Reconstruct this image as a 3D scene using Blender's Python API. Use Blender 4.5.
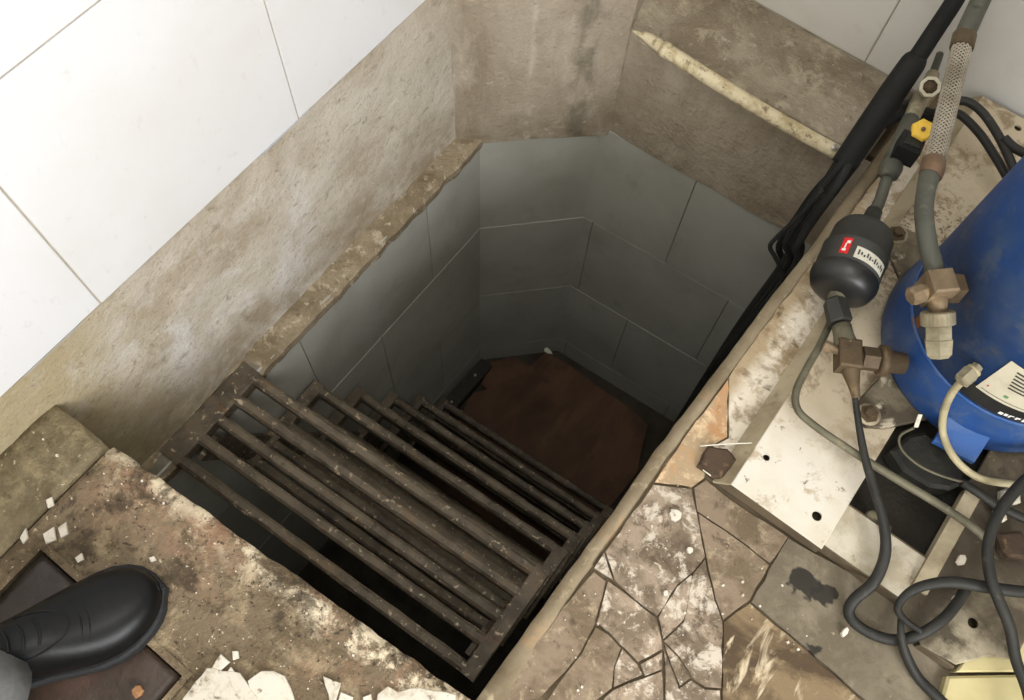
import bpy, math, random
from mathutils import Vector, Matrix, noise

# ------------------------------------------------------------------ clean
for o in list(bpy.data.objects):
    bpy.data.objects.remove(o)
scene = bpy.context.scene
COL = scene.collection
rnd = random.Random(7)

# ------------------------------------------------------------------ camera
# rows: right, down, forward of the camera in world axes
# (x away from the left wall, y towards the back wall, z up, floor at z = 0, metres)
CM = ((0.79671163, 0.60350098, 0.03220477),
      (0.56434021, -0.72382955, -0.39697721),
      (-0.21626537, 0.3344508, -0.91726329))
FPX = 900.0
CAM = Vector((0, 0, 1.5))
cd = bpy.data.cameras.new('camera')
cam = bpy.data.objects.new('camera', cd)
COL.objects.link(cam)
r0, r1, r2 = (Vector(r) for r in CM)
m3 = Matrix((r0, -r1, -r2)).transposed()
cam.matrix_world = Matrix.Translation(CAM) @ m3.to_4x4()
cd.sensor_width = 36.0
cd.lens = FPX / 1024 * 36.0
cd.clip_start = 0.02
scene.camera = cam

# ------------------------------------------------------------------ light, exposure
w = bpy.data.worlds.new('world'); scene.world = w
w.use_nodes = True
bg = w.node_tree.nodes['Background']
bg.inputs[0].default_value = (0.80, 0.88, 1.0, 1); bg.inputs[1].default_value = 0.6


def area(name, loc, rot, sx, sy, power, col):
    l = bpy.data.lights.new(name, 'AREA'); l.shape = 'RECTANGLE'; l.size = sx; l.size_y = sy
    l.energy = power; l.color = col
    o = bpy.data.objects.new(name, l); COL.objects.link(o)
    o.location = loc; o.rotation_euler = rot
    return o


# daylight through the window in the right-hand wall, near the landing
WINDOW_POWER, LAMP_POWER = 104, 22
area('window_daylight', (1.93, -.75, 1.30), (0, math.radians(90), 0), 1.15, 1.25, WINDOW_POWER, (.985, .99, 1.0))
scene.view_settings.view_transform = 'Standard'
scene.view_settings.look = 'None'
scene.view_settings.gamma = 1
scene.view_settings.use_curve_mapping = False
scene.view_settings.exposure = 0.0


# ------------------------------------------------------------------ picture rays -> points in the place
def ray(px, py):
    a, b = (px - 512) / FPX, (py - 350) / FPX
    return r0 * a + r1 * b + r2


def at(px, py, z=0.0):
    d = ray(px, py); return CAM + d * ((z - CAM.z) / d.z)


def at_y(px, py, y):
    d = ray(px, py); return CAM + d * ((y - CAM.y) / d.y)


def at_cyl(px, py, cx, cy, r):
    d = ray(px, py); ox, oy = CAM.x - cx, CAM.y - cy
    A = d.x * d.x + d.y * d.y; B = ox * d.x + oy * d.y; C = ox * ox + oy * oy - r * r
    t = (-B - math.sqrt(max(0, B * B - A * C))) / A
    p = CAM + d * t
    return math.atan2(p.y - cy, p.x - cx), p.z


# ------------------------------------------------------------------ materials
def lin(c):
    return tuple(((v / 255) / 12.92 if v / 255 <= .04045 else ((v / 255 + .055) / 1.055) ** 2.4) for v in c) + (1,)


def mat(name, base, layers=(), rough=.85, metal=0.0, bump=(), spec=.3, coord='W', vary=0.0):
    """layers: (colour, scale, lo, hi, amount[, opts]); bump: (scale, strength, distance)"""
    m = bpy.data.materials.new(name); m.use_nodes = True
    nt = m.node_tree; N = nt.nodes; Lk = nt.links
    bs = N['Principled BSDF']
    bs.inputs['Roughness'].default_value = rough
    bs.inputs['Metallic'].default_value = metal
    bs.inputs['Specular IOR Level'].default_value = spec
    if coord == 'W':
        pos = N.new('ShaderNodeNewGeometry').outputs['Position']
    else:
        pos = N.new('ShaderNodeTexCoord').outputs['Object']
    rgb = N.new('ShaderNodeRGB'); rgb.outputs[0].default_value = lin(base)
    col = rgb.outputs[0]

    def mapped(stretch, seed):
        mp = N.new('ShaderNodeMapping'); Lk.new(pos, mp.inputs[0])
        mp.inputs['Location'].default_value = (seed * 3.17, seed * 1.31, seed * 2.77)
        mp.inputs['Scale'].default_value = stretch
        return mp.outputs[0]

    def mr(sock, lo, hi):
        n = N.new('ShaderNodeMapRange'); n.clamp = True
        n.inputs['From Min'].default_value = lo; n.inputs['From Max'].default_value = hi
        Lk.new(sock, n.inputs['Value']); return n.outputs[0]

    def mul(a, b):
        n = N.new('ShaderNodeMath'); n.operation = 'MULTIPLY'
        Lk.new(a, n.inputs[0])
        if isinstance(b, (int, float)): n.inputs[1].default_value = b
        else: Lk.new(b, n.inputs[1])
        return n.outputs[0]

    for i, L in enumerate(layers):
        c, sc, lo, hi, am = L[:5]; op = L[5] if len(L) > 5 else {}
        v = mapped(op.get('stretch', (1, 1, 1)), op.get('seed', i + 1))
        if op.get('kind') == 'voro':
            t = N.new('ShaderNodeTexVoronoi'); t.inputs['Scale'].default_value = sc
            if op.get('warp'):
                wn = N.new('ShaderNodeTexNoise'); wn.inputs['Scale'].default_value = sc * 1.7
                Lk.new(v, wn.inputs['Vector'])
                mx = N.new('ShaderNodeVectorMath'); mx.operation = 'MULTIPLY_ADD'
                Lk.new(wn.outputs['Color'], mx.inputs[0]); mx.inputs[1].default_value = (op['warp'],) * 3
                Lk.new(v, mx.inputs[2]); v = mx.outputs[0]
            Lk.new(v, t.inputs['Vector']); s = t.outputs['Distance']
        else:
            t = N.new('ShaderNodeTexNoise'); t.inputs['Scale'].default_value = sc
            t.inputs['Detail'].default_value = op.get('detail', 6); t.inputs['Roughness'].default_value = op.get('nr', .62)
            t.inputs['Distortion'].default_value = op.get('dist', .3)
            Lk.new(v, t.inputs['Vector']); s = t.outputs['Fac']
        fac = mul(mr(s, lo, hi), am)
        for (ax, a, b) in op.get('region', ()):
            # a soft, noise-ragged band of the surface
            wn = N.new('ShaderNodeTexNoise'); wn.inputs['Scale'].default_value = op.get('rsc', 14); wn.inputs['Detail'].default_value = 5
            Lk.new(pos, wn.inputs['Vector'])
            dt = N.new('ShaderNodeVectorMath'); dt.operation = 'DOT_PRODUCT'
            Lk.new(pos, dt.inputs[0]); dt.inputs[1].default_value = ax
            ad = N.new('ShaderNodeMath'); ad.operation = 'MULTIPLY_ADD'
            Lk.new(wn.outputs['Fac'], ad.inputs[0]); ad.inputs[1].default_value = op.get('rag', .08)
            Lk.new(dt.outputs['Value'], ad.inputs[2])
            sb = N.new('ShaderNodeMath'); sb.operation = 'SUBTRACT'
            Lk.new(ad.outputs[0], sb.inputs[0]); sb.inputs[1].default_value = op.get('rag', .08) / 2
            fac = mul(fac, mr(sb.outputs[0], a, b))
        mx = N.new('ShaderNodeMix'); mx.data_type = 'RGBA'
        Lk.new(fac, mx.inputs[0]); Lk.new(col, mx.inputs[6]); mx.inputs[7].default_value = lin(c)
        col = mx.outputs[2]
    if vary:
        oi = N.new('ShaderNodeObjectInfo')
        h = N.new('ShaderNodeHueSaturation')
        Lk.new(mr(oi.outputs['Random'], 0, 1), h.inputs['Value'])
        h.inputs['Value'].links[0].from_node.inputs['To Min'].default_value = 1 - vary
        h.inputs['Value'].links[0].from_node.inputs['To Max'].default_value = 1 + vary
        Lk.new(col, h.inputs['Color']); col = h.outputs[0]
    Lk.new(col, bs.inputs['Base Color'])
    prev = None
    for i, (sc, st, ds) in enumerate(bump):
        t = N.new('ShaderNodeTexNoise'); t.inputs['Scale'].default_value = sc; t.inputs['Detail'].default_value = 5
        t.inputs['Roughness'].default_value = .65
        Lk.new(pos, t.inputs['Vector'])
        b = N.new('ShaderNodeBump'); b.inputs['Strength'].default_value = st; b.inputs['Distance'].default_value = ds
        Lk.new(t.outputs['Fac'], b.inputs['Height'])
        if prev: Lk.new(prev, b.inputs['Normal'])
        prev = b.outputs[0]
    if prev: Lk.new(prev, bs.inputs['Normal'])
    return m


X, Y, Z = (1, 0, 0), (0, 1, 0), (0, 0, 1)
MT = {}
MT['wall_tile'] = mat('white_wall_tile', (215, 215, 216), [
    ((198, 194, 187), 2.6, .46, .8, .5, {'seed': 3}),
    ((192, 182, 152), 11, .68, .8, .4, {'seed': 9}),
    ((176, 170, 160), 30, .62, .78, .35, {'seed': 11, 'stretch': (1, 1.6, 1)}),
    ((120, 112, 100), 42, .74, .80, .6, {'seed': 5, 'detail': 3})],
    rough=.38, spec=.4, bump=[(6, .05, .01)])
MT['back_tile'] = mat('grey_white_wall_tile', (212, 210, 203), [
    ((192, 189, 180), 3.5, .45, .75, .6), ((120, 112, 98), 34, .69, .77, .5, {'stretch': (1, 1, .4)}),
    ((150, 140, 120), 9, .6, .8, .35)], rough=.4, spec=.4)
MT['pit_tile'] = mat('grey_pit_tile', (171, 171, 162), [
    ((146, 144, 132), 4, .42, .7, .7), ((104, 100, 86), 9, .58, .8, .45), ((86, 80, 66), 30, .68, .76, .45)],
    rough=.5, spec=.35, vary=.04)
MT['grout'] = mat('grout', (176, 168, 152), [((136, 126, 108), 20, .4, .7, .6)])
MT['pit_grout'] = mat('pit_grout', (146, 141, 125), [((92, 88, 76), 9, .4, .6, .8)])
CEM = [(30, .5, .012), (110, .6, .005), (320, .4, .0018)]
MT['wall_render'] = mat('cement_render', (186, 177, 162), [
    ((156, 143, 122), 4.0, .42, .62, .8, {'seed': 2, 'nr': .7}),
    ((202, 198, 192), 5.5, .46, .60, .8, {'seed': 8, 'nr': .7, 'region': [(Y, .95, .45), (Z, .1, .02)]}),
    ((196, 188, 174), 11, .54, .66, .6, {'seed': 12, 'nr': .75}),
    ((160, 146, 112), 8, .3, .5, .85, {'seed': 5, 'region': [(Y, .22, .02)]}),
    ((128, 112, 86), 8, .42, .58, .7, {'seed': 6, 'nr': .7, 'region': [(Z, -.2, -.42)]}),
    ((116, 102, 82), 16, .58, .68, .6, {'seed': 4, 'nr': .75}),
    ((132, 119, 100), 40, .57, .64, .6, {'seed': 43, 'nr': .8, 'stretch': (1, .6, 1.4)}),
    ((116, 103, 84), 120, .60, .68, .5, {'seed': 44}),
    ((208, 200, 186), 60, .66, .72, .7, {'seed': 1})],
    rough=.92, bump=CEM)
MT['pit_render'] = mat('cement_render_dark', (168, 157, 139), [
    ((134, 121, 102), 3.6, .40, .62, .85, {'seed': 21, 'stretch': (1, 1, .5), 'nr': .7}),
    ((182, 172, 155), 7, .52, .66, .65, {'seed': 12, 'stretch': (1, 1, .3), 'nr': .72}),
    ((104, 94, 77), 12, .60, .72, .6, {'seed': 4, 'stretch': (1, 1, .25), 'nr': .72}),
    ((120, 105, 82), 9, .45, .6, .6, {'seed': 6, 'nr': .75, 'region': [(Z, -.28, -.42)]}),
    ((188, 180, 165), 22, .44, .58, .6, {'seed': 61, 'rag': .016, 'stretch': (1, 1, .5), 'region': [(X, -.797, -.790), (X, -.780, -.787)]}),
    ((92, 85, 70), 18, .42, .55, .6, {'seed': 62, 'rag': .02, 'stretch': (1, 1, .4), 'region': [(X, -.725, -.708), (X, -.670, -.688)]}),
    ((116, 103, 84), 120, .60, .68, .5, {'seed': 44}),
    ((196, 186, 166), 50, .66, .73, .7, {'seed': 1})],
    rough=.92, bump=CEM)
MT['ledge'] = mat('dirty_ledge', (150, 136, 113), [
    ((114, 100, 78), 9, .42, .60, .8, {'nr': .75}), ((198, 186, 162), 18, .54, .66, .8, {'nr': .75}), ((220, 208, 184), 50, .60, .70, .7),
    ((74, 63, 47), 38, .62, .72, .7)], rough=.95, bump=[(25, .6, .02), (120, .6, .006), (300, .4, .002)])
MT['back_ledge'] = mat('dirty_back_ledge', (162, 151, 132), [
    ((128, 115, 95), 5, .42, .60, .85, {'nr': .72}), ((190, 178, 154), 13, .52, .64, .7, {'nr': .75}), ((214, 206, 190), 22, .62, .70, .75, {'nr': .75}),
    ((84, 73, 55), 34, .60, .70, .65), ((104, 91, 70), 12, .56, .70, .6, {'nr': .75})], rough=.95, bump=[(20, .5, .02), (110, .6, .006), (320, .4, .002)])
MT['floor'] = mat('dirty_cement_floor', (116, 101, 80), [
    ((94, 81, 60), 7, .42, .58, .8, {'seed': 2, 'nr': .75}),
    ((160, 143, 113), 16, .52, .64, .7, {'seed': 9, 'nr': .75}),
    ((72, 60, 42), 20, .56, .66, .85, {'seed': 4, 'nr': .75}),
    ((158, 122, 97), 8, .48, .60, .6, {'seed': 14, 'nr': .72, 'region': [(Y, -.16, -.0)]}),
    ((222, 207, 178), 13, .47, .55, .95, {'seed': 31, 'nr': .75, 'rag': .07, 'region': [(Y, -.042, -.006)]}),
    ((192, 174, 144), 10, .56, .64, .7, {'seed': 33, 'nr': .75, 'rag': .05, 'region': [(Y, -.10, -.05)]}),
    ((58, 48, 34), 9, .53, .61, .8, {'seed': 41, 'nr': .75}),
    ((44, 36, 26), 95, .61, .67, .8, {'seed': 6, 'detail': 3}),
    ((210, 198, 170), 110, .66, .71, .8, {'seed': 7, 'detail': 3})],
    rough=.8, spec=.35, bump=[(22, .5, .015), (90, .7, .006), (300, .5, .002)])
MT['floor_strip'] = mat('mossy_cement_floor', (130, 118, 93), [
    ((100, 89, 67), 8, .42, .58, .8, {'nr': .75}), ((160, 146, 114), 16, .52, .64, .6, {'nr': .75}), ((66, 58, 42), 30, .60, .70, .7),
    ((206, 196, 170), 90, .66, .71, .7, {'detail': 3})], rough=.85, bump=[(22, .5, .015), (90, .7, .006), (300, .5, .002)])
MT['floor_right'] = mat('grimy_floor', (104, 91, 71), [
    ((82, 70, 52), 7, .42, .62, .8), ((140, 124, 98), 14, .55, .7, .6), ((52, 44, 32), 20, .6, .7, .7),
    ((30, 28, 23), 3, .05, .1, .95, {'rag': .05, 'region': [(X, .245, .275), (X, .46, .43), (Y, .6, .65), (Y, 1.3, 1.1)]})],  # near-black patch between the rails, behind the cross member
    rough=.8, bump=[(20, .5, .015), (120, .4, .004)])
MT['shard'] = mat('cracked_floor_screed', (150, 134, 115), [
    ((104, 90, 73), 16, .44, .56, .85, {'seed': 3, 'dist': .35}),
    ((82, 69, 54), 26, .52, .61, .85, {'seed': 5, 'nr': .75, 'dist': .35}),
    ((208, 198, 181), 26, .52, .60, .75, {'seed': 9, 'nr': .75, 'dist': .35}),
    ((226, 214, 192), 50, .62, .70, .6, {'seed': 10, 'dist': 1}),
    ((70, 58, 42), 60, .66, .74, .7, {'seed': 12})],
    rough=.8, bump=[(30, .35, .006), (160, .4, .002)], vary=.09)
MT['shard_brown'] = mat('brown_floor_screed', (130, 114, 95), [
    ((96, 82, 62), 12, .44, .58, .8, {'seed': 3, 'nr': .75}), ((70, 58, 43), 26, .56, .66, .75, {'seed': 15, 'nr': .75}),
    ((166, 151, 124), 30, .54, .64, .7, {'seed': 9, 'nr': .75}), ((206, 192, 166), 60, .68, .74, .7, {'seed': 10})],
    rough=.8, bump=[(30, .35, .006), (160, .4, .002)], vary=.05)
MT['shard_streak'] = mat('streaked_floor_screed', (122, 104, 78), [
    ((70, 56, 40), 6, .46, .58, .9, {'seed': 3, 'stretch': (1, 1.6, 1)}),
    ((206, 190, 160), 16, .55, .64, .8, {'seed': 9, 'stretch': (1.6, .5, 1), 'dist': .8}),
    ((160, 140, 108), 26, .58, .70, .6, {'seed': 9})], rough=.8, bump=[(30, .35, .006), (160, .4, .002)])
MT['shard_rust'] = mat('rust_stained_screed', (160, 139, 110), [
    ((190, 134, 84), 9, .50, .62, .6, {'seed': 3, 'nr': .75}), ((216, 192, 156), 26, .5, .62, .7, {'seed': 9, 'nr': .75}),
    ((126, 88, 52), 26, .6, .72, .8, {'seed': 5}), ((90, 66, 44), 50, .66, .74, .7)],
    rough=.85, bump=[(30, .35, .006), (160, .4, .002)])
MT['shard_white'] = mat('white_flaked_screed', (164, 146, 117), [
    ((216, 206, 188), 9, .44, .52, .9, {'seed': 3, 'nr': .72, 'rag': .05, 'region': [(X, .0, .025)]}),
    ((126, 106, 78), 18, .54, .66, .8, {'seed': 5}), ((88, 68, 46), 34, .60, .70, .8, {'seed': 6}),
    ((160, 92, 50), 30, .70, .76, .8, {'seed': 16}), ((236, 228, 212), 50, .63, .7, .7, {'seed': 7})],
    rough=.85, bump=[(30, .5, .008), (160, .5, .003)])
def oil(px, py, rx, ry, seed):
    c = at(px, py, .003)
    return ((38, 35, 29), 3, .0, .02, .95, {'seed': seed, 'rag': .045, 'rsc': 45, 'region': [(X, c.x - rx - .002, c.x - rx + .002), (X, c.x + rx + .002, c.x + rx - .002),
                                                                (Y, c.y - ry - .002, c.y - ry + .002), (Y, c.y + ry + .002, c.y + ry - .002)]})


OIL1, OIL2, OIL3 = oil(804, 584, .024, .018, 1), oil(824, 594, .018, .013, 2), oil(812, 651, .008, .011, 3)
MT['slab_grey'] = mat('grey_cement_slab', (114, 105, 88), [
    ((92, 83, 67), 8, .42, .58, .8, {'nr': .72}), ((134, 123, 103), 16, .54, .66, .6, {'nr': .75}), OIL1, OIL2, OIL3, ((66, 58, 45), 28, .62, .74, .6),
    ((176, 160, 128), 70, .7, .76, .6)], rough=.75, bump=[(24, .3, .005), (140, .3, .002)])
MT['lip'] = mat('cement_lip', (138, 125, 102), [
    ((110, 97, 75), 10, .42, .64, .8), ((182, 140, 96), 7, .56, .7, .6), ((196, 180, 150), 24, .6, .72, .6)],
    rough=.85, bump=[(30, .4, .006), (160, .4, .002)])
MT['oil'] = mat('oil_stain', (46, 42, 34), [((60, 54, 44), 30, .5, .7, .6)], rough=.6)
MT['steel'] = mat('rusty_stair_steel', (104, 94, 79), [
    ((66, 58, 47), 12, .42, .62, .8), ((118, 98, 72), 20, .56, .70, .7), ((192, 176, 148), 70, .60, .68, .85),
    ((112, 78, 50), 18, .62, .74, .6), ((34, 29, 23), 40, .6, .72, .7)],
    rough=.6, metal=.15, spec=.4, bump=[(60, .6, .006), (200, .5, .002)])
MT['board'] = mat('brown_board', (92, 68, 51), [
    ((72, 52, 39), 5, .42, .64, .8, {'stretch': (1, .35, 1)}), ((108, 82, 62), 12, .56, .72, .5, {'stretch': (1, .3, 1)}),
    ((48, 36, 28), 4, .5, .72, .7)], rough=.85, bump=[(50, .3, .003)])
MT['dark_plank'] = mat('dark_plank', (50, 46, 40), [((34, 30, 26), 10, .42, .66, .7)], rough=.7)
MT['pit_floor'] = mat('pit_floor', (66, 60, 50), [((40, 36, 30), 8, .42, .62, .8)], rough=.9)
MT['cream_pipe'] = mat('peeling_cream_pipe', (204, 192, 160), [
    ((160, 142, 104), 18, .46, .60, .8, {'nr': .75}), ((108, 90, 64), 30, .54, .63, .85, {'nr': .75}), ((228, 216, 184), 12, .6, .72, .6),
    ((70, 54, 36), 50, .66, .72, .8)], rough=.7, bump=[(50, .5, .004)])
MT['black_rubber'] = mat('black_insulation', (24, 25, 24), [((40, 40, 37), 18, .5, .75, .6)], rough=.75, spec=.3, bump=[(60, .4, .004)])
MT['cable'] = mat('dark_cable', (40, 39, 35), [
    ((26, 26, 23), 12, .42, .62, .7), ((84, 78, 65), 30, .58, .70, .6, {'nr': .75})], rough=.6, spec=.35, bump=[(90, .3, .002)])
MT['grey_tube'] = mat('grey_green_tube', (104, 100, 82), [
    ((74, 70, 56), 14, .42, .62, .7), ((140, 130, 104), 30, .58, .72, .6)], rough=.6, metal=.2, bump=[(90, .3, .002)])
MT['cream_tube'] = mat('cream_tube', (168, 158, 126), [((130, 120, 92), 20, .46, .66, .7)], rough=.55)
MT['blue'] = mat('blue_compressor_paint', (32, 70, 128), [
    ((25, 54, 98), 5, .42, .66, .7), ((52, 96, 152), 9, .58, .74, .4), ((74, 88, 100), 6, .46, .64, .45, {'nr': .75}), ((96, 104, 106), 18, .52, .64, .5, {'nr': .78}), ((104, 108, 104), 7, .56, .72, .35),
    ((120, 118, 104), 60, .7, .76, .5)], rough=.5, spec=.4, bump=[(30, .08, .003)])
MT['blue_worn'] = mat('worn_blue_paint', (42, 80, 138), [
    ((84, 104, 136), 14, .48, .66, .7), ((104, 84, 62), 20, .6, .7, .8)], rough=.6, bump=[(60, .3, .003)])
MT['seam_rust'] = mat('rust_patch', (112, 66, 40), [((60, 46, 40), 24, .45, .65, .8)], rough=.9)
MT['brass'] = mat('dirty_brass', (126, 108, 84), [
    ((92, 78, 59), 20, .42, .62, .8), ((172, 148, 110), 30, .56, .70, .7), ((66, 54, 40), 40, .6, .72, .7)],
    rough=.6, metal=.3, spec=.4, bump=[(80, .4, .003)])
MT['brass_dark'] = mat('brown_brass', (92, 77, 57), [
    ((68, 56, 42), 20, .42, .62, .8), ((140, 114, 80), 30, .58, .72, .6)], rough=.6, metal=.3, bump=[(80, .4, .003)])
MT['brass_pale'] = mat('pale_nickel_brass', (150, 142, 118), [
    ((108, 98, 76), 24, .44, .64, .8), ((186, 178, 154), 30, .58, .72, .6)], rough=.5, metal=.3, bump=[(80, .4, .003)])
MT['dull_pipe'] = mat('dull_painted_pipe', (78, 78, 68), [
    ((60, 60, 52), 16, .42, .64, .7), ((122, 118, 98), 30, .6, .74, .5)], rough=.6, spec=.35, bump=[(60, .3, .003)])
MT['copper'] = mat('copper_ferrule', (118, 96, 76), [((90, 74, 58), 24, .42, .64, .7)], rough=.5, metal=.5)
MT['braid_core'] = mat('braid_core', (92, 84, 72), [((70, 63, 53), 80, .42, .6, .7)], rough=.5, metal=.3)
MT['braid'] = mat('steel_braid', (176, 168, 152), [((126, 116, 98), 18, .42, .64, .7)], rough=.4, metal=.4, spec=.5)
MT['drier_top'] = mat('dusty_black_canister', (50, 49, 44), [
    ((36, 35, 32), 10, .42, .62, .8), ((98, 92, 78), 18, .58, .74, .6), ((120, 112, 96), 60, .68, .75, .5)], rough=.6, spec=.4)
MT['drier_end'] = mat('black_canister_end', (26, 26, 25), [((44, 43, 39), 14, .5, .72, .6)], rough=.42, spec=.5)
MT['red'] = mat('red_sticker', (206, 30, 34), rough=.5)
MT['sticker'] = mat('white_sticker', (206, 202, 186), [((160, 152, 130), 60, .5, .7, .5)], rough=.6)
MT['ink'] = mat('dark_ink', (62, 60, 54), rough=.7)
MT['label_black'] = mat('black_label', (36, 35, 32), [((52, 50, 44), 30, .5, .7, .6)], rough=.55)
MT['label_cream'] = mat('cream_label', (196, 190, 168), [((168, 158, 130), 20, .5, .7, .6)], rough=.6)
MT['white_mark'] = mat('white_print', (226, 226, 220), rough=.6)
MT['green_mark'] = mat('green_print', (96, 140, 96), rough=.6)
MT['yellow'] = mat('yellow_plastic', (238, 196, 76), [((206, 160, 52), 60, .5, .7, .6)], rough=.5)
MT['frame_white'] = mat('dirty_white_paint', (205, 199, 185), [
    ((186, 175, 151), 6, .46, .66, .7, {'seed': 3}), ((150, 126, 92), 15, .55, .65, .8, {'seed': 5, 'nr': .72}),
    ((96, 80, 58), 50, .66, .71, .85, {'seed': 6, 'detail': 4}),
    ((178, 162, 134), 3, .2, .4, .8, {'seed': 8, 'region': [(Y, .66, .78)]}),
    ((128, 110, 84), 18, .52, .62, .8, {'seed': 28, 'nr': .75, 'region': [(Y, .68, .82)]}),
    ((92, 80, 61), 110, .52, .58, .85, {'seed': 18, 'detail': 4, 'region': [(Y, 1.0, 1.1), (Y, 1.36, 1.26)]})],
    rough=.55, spec=.4, bump=[(60, .25, .002)])
MT['frame_cross'] = mat('dull_white_paint', (186, 178, 160), [
    ((150, 139, 115), 9, .45, .62, .8, {'nr': .72}), ((96, 84, 64), 26, .6, .7, .75, {'nr': .75})], rough=.65, bump=[(60, .25, .002)])
MT['frame_side'] = mat('dull_painted_flange', (166, 154, 128), [
    ((120, 106, 82), 10, .45, .65, .8), ((80, 68, 50), 30, .62, .74, .7)], rough=.7)
MT['frame_dark'] = mat('shaded_grimy_flange', (96, 84, 66), [((66, 56, 42), 10, .45, .65, .8)], rough=.8)  # flange shade is painted into this dark base; the blotches are grime
MT['frame_dirty'] = mat('very_dirty_paint', (112, 102, 83), [
    ((70, 62, 49), 9, .36, .5, .95), ((54, 46, 35), 22, .56, .68, .8), ((190, 180, 156), 18, .63, .70, .8),
    ((168, 158, 134), 12, .42, .55, .7, {'seed': 8, 'region': [(Y, .63, .58), (X, .46, .49)]})],
    rough=.75, bump=[(50, .5, .004)])
MT['hatch'] = mat('rusty_hatch', (62, 49, 40), [
    ((42, 37, 31), 6, .42, .62, .8), ((92, 60, 47), 9, .58, .74, .5), ((104, 92, 70), 24, .62, .74, .6),
    ((30, 26, 22), 14, .58, .7, .7)], rough=.45, spec=.45, bump=[(40, .5, .004)])
MT['flake'] = mat('paint_flake', (204, 197, 182), [
    ((166, 153, 130), 30, .5, .62, .7, {'nr': .75}), ((106, 92, 71), 60, .6, .68, .8)], rough=.8, vary=.06)
MT['chip_orange'] = mat('orange_chip', (138, 100, 68), [((206, 160, 110), 60, .5, .7, .6)])
MT['rust_scrap'] = mat('rusty_scrap', (76, 61, 48), [((52, 42, 33), 20, .44, .62, .8), ((150, 126, 96), 40, .6, .72, .6)],
                       rough=.9, bump=[(60, .6, .005)])
MT['cream_box'] = mat('cream_plastic', (186, 175, 130), [((160, 148, 104), 6, .45, .7, .6)], rough=.6)
MT['leather'] = mat('black_leather', (10, 11, 12), [((18, 19, 19), 20, .5, .72, .7)], rough=.38, spec=.22, bump=[(40, .12, .004), (300, .15, .001)])
MT['sole'] = mat('shoe_sole', (34, 35, 37), rough=.7)
MT['lace'] = mat('shoe_lace', (18, 18, 19), rough=.8)
MT['trouser'] = mat('grey_trouser_cloth', (112, 113, 112), [((94, 96, 95), 30, .45, .65, .6)], rough=.95, bump=[(30, .3, .01), (500, .3, .001)])
MT['plain_wall'] = mat('painted_wall', (216, 212, 204), [((196, 190, 178), 4, .45, .7, .5)], rough=.9)
MT['metal_bit'] = mat('bright_metal', (190, 186, 176), rough=.35, metal=.8)
MT['rubber'] = mat('black_sheet_rubber', (38, 37, 33), [((58, 55, 47), 12, .5, .7, .7)], rough=.55, bump=[(40, .4, .006)])
MT['lamp_white'] = mat('lamp_housing', (228, 228, 226), rough=.5)


# ------------------------------------------------------------------ mesh helpers
def INV(p):
    m = Matrix()
    while p is not None:
        m = p.matrix_parent_inverse @ Matrix.Translation(p.location) @ m if p.parent else Matrix.Translation(p.location) @ m
        p = p.parent
    return m.inverted()


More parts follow.
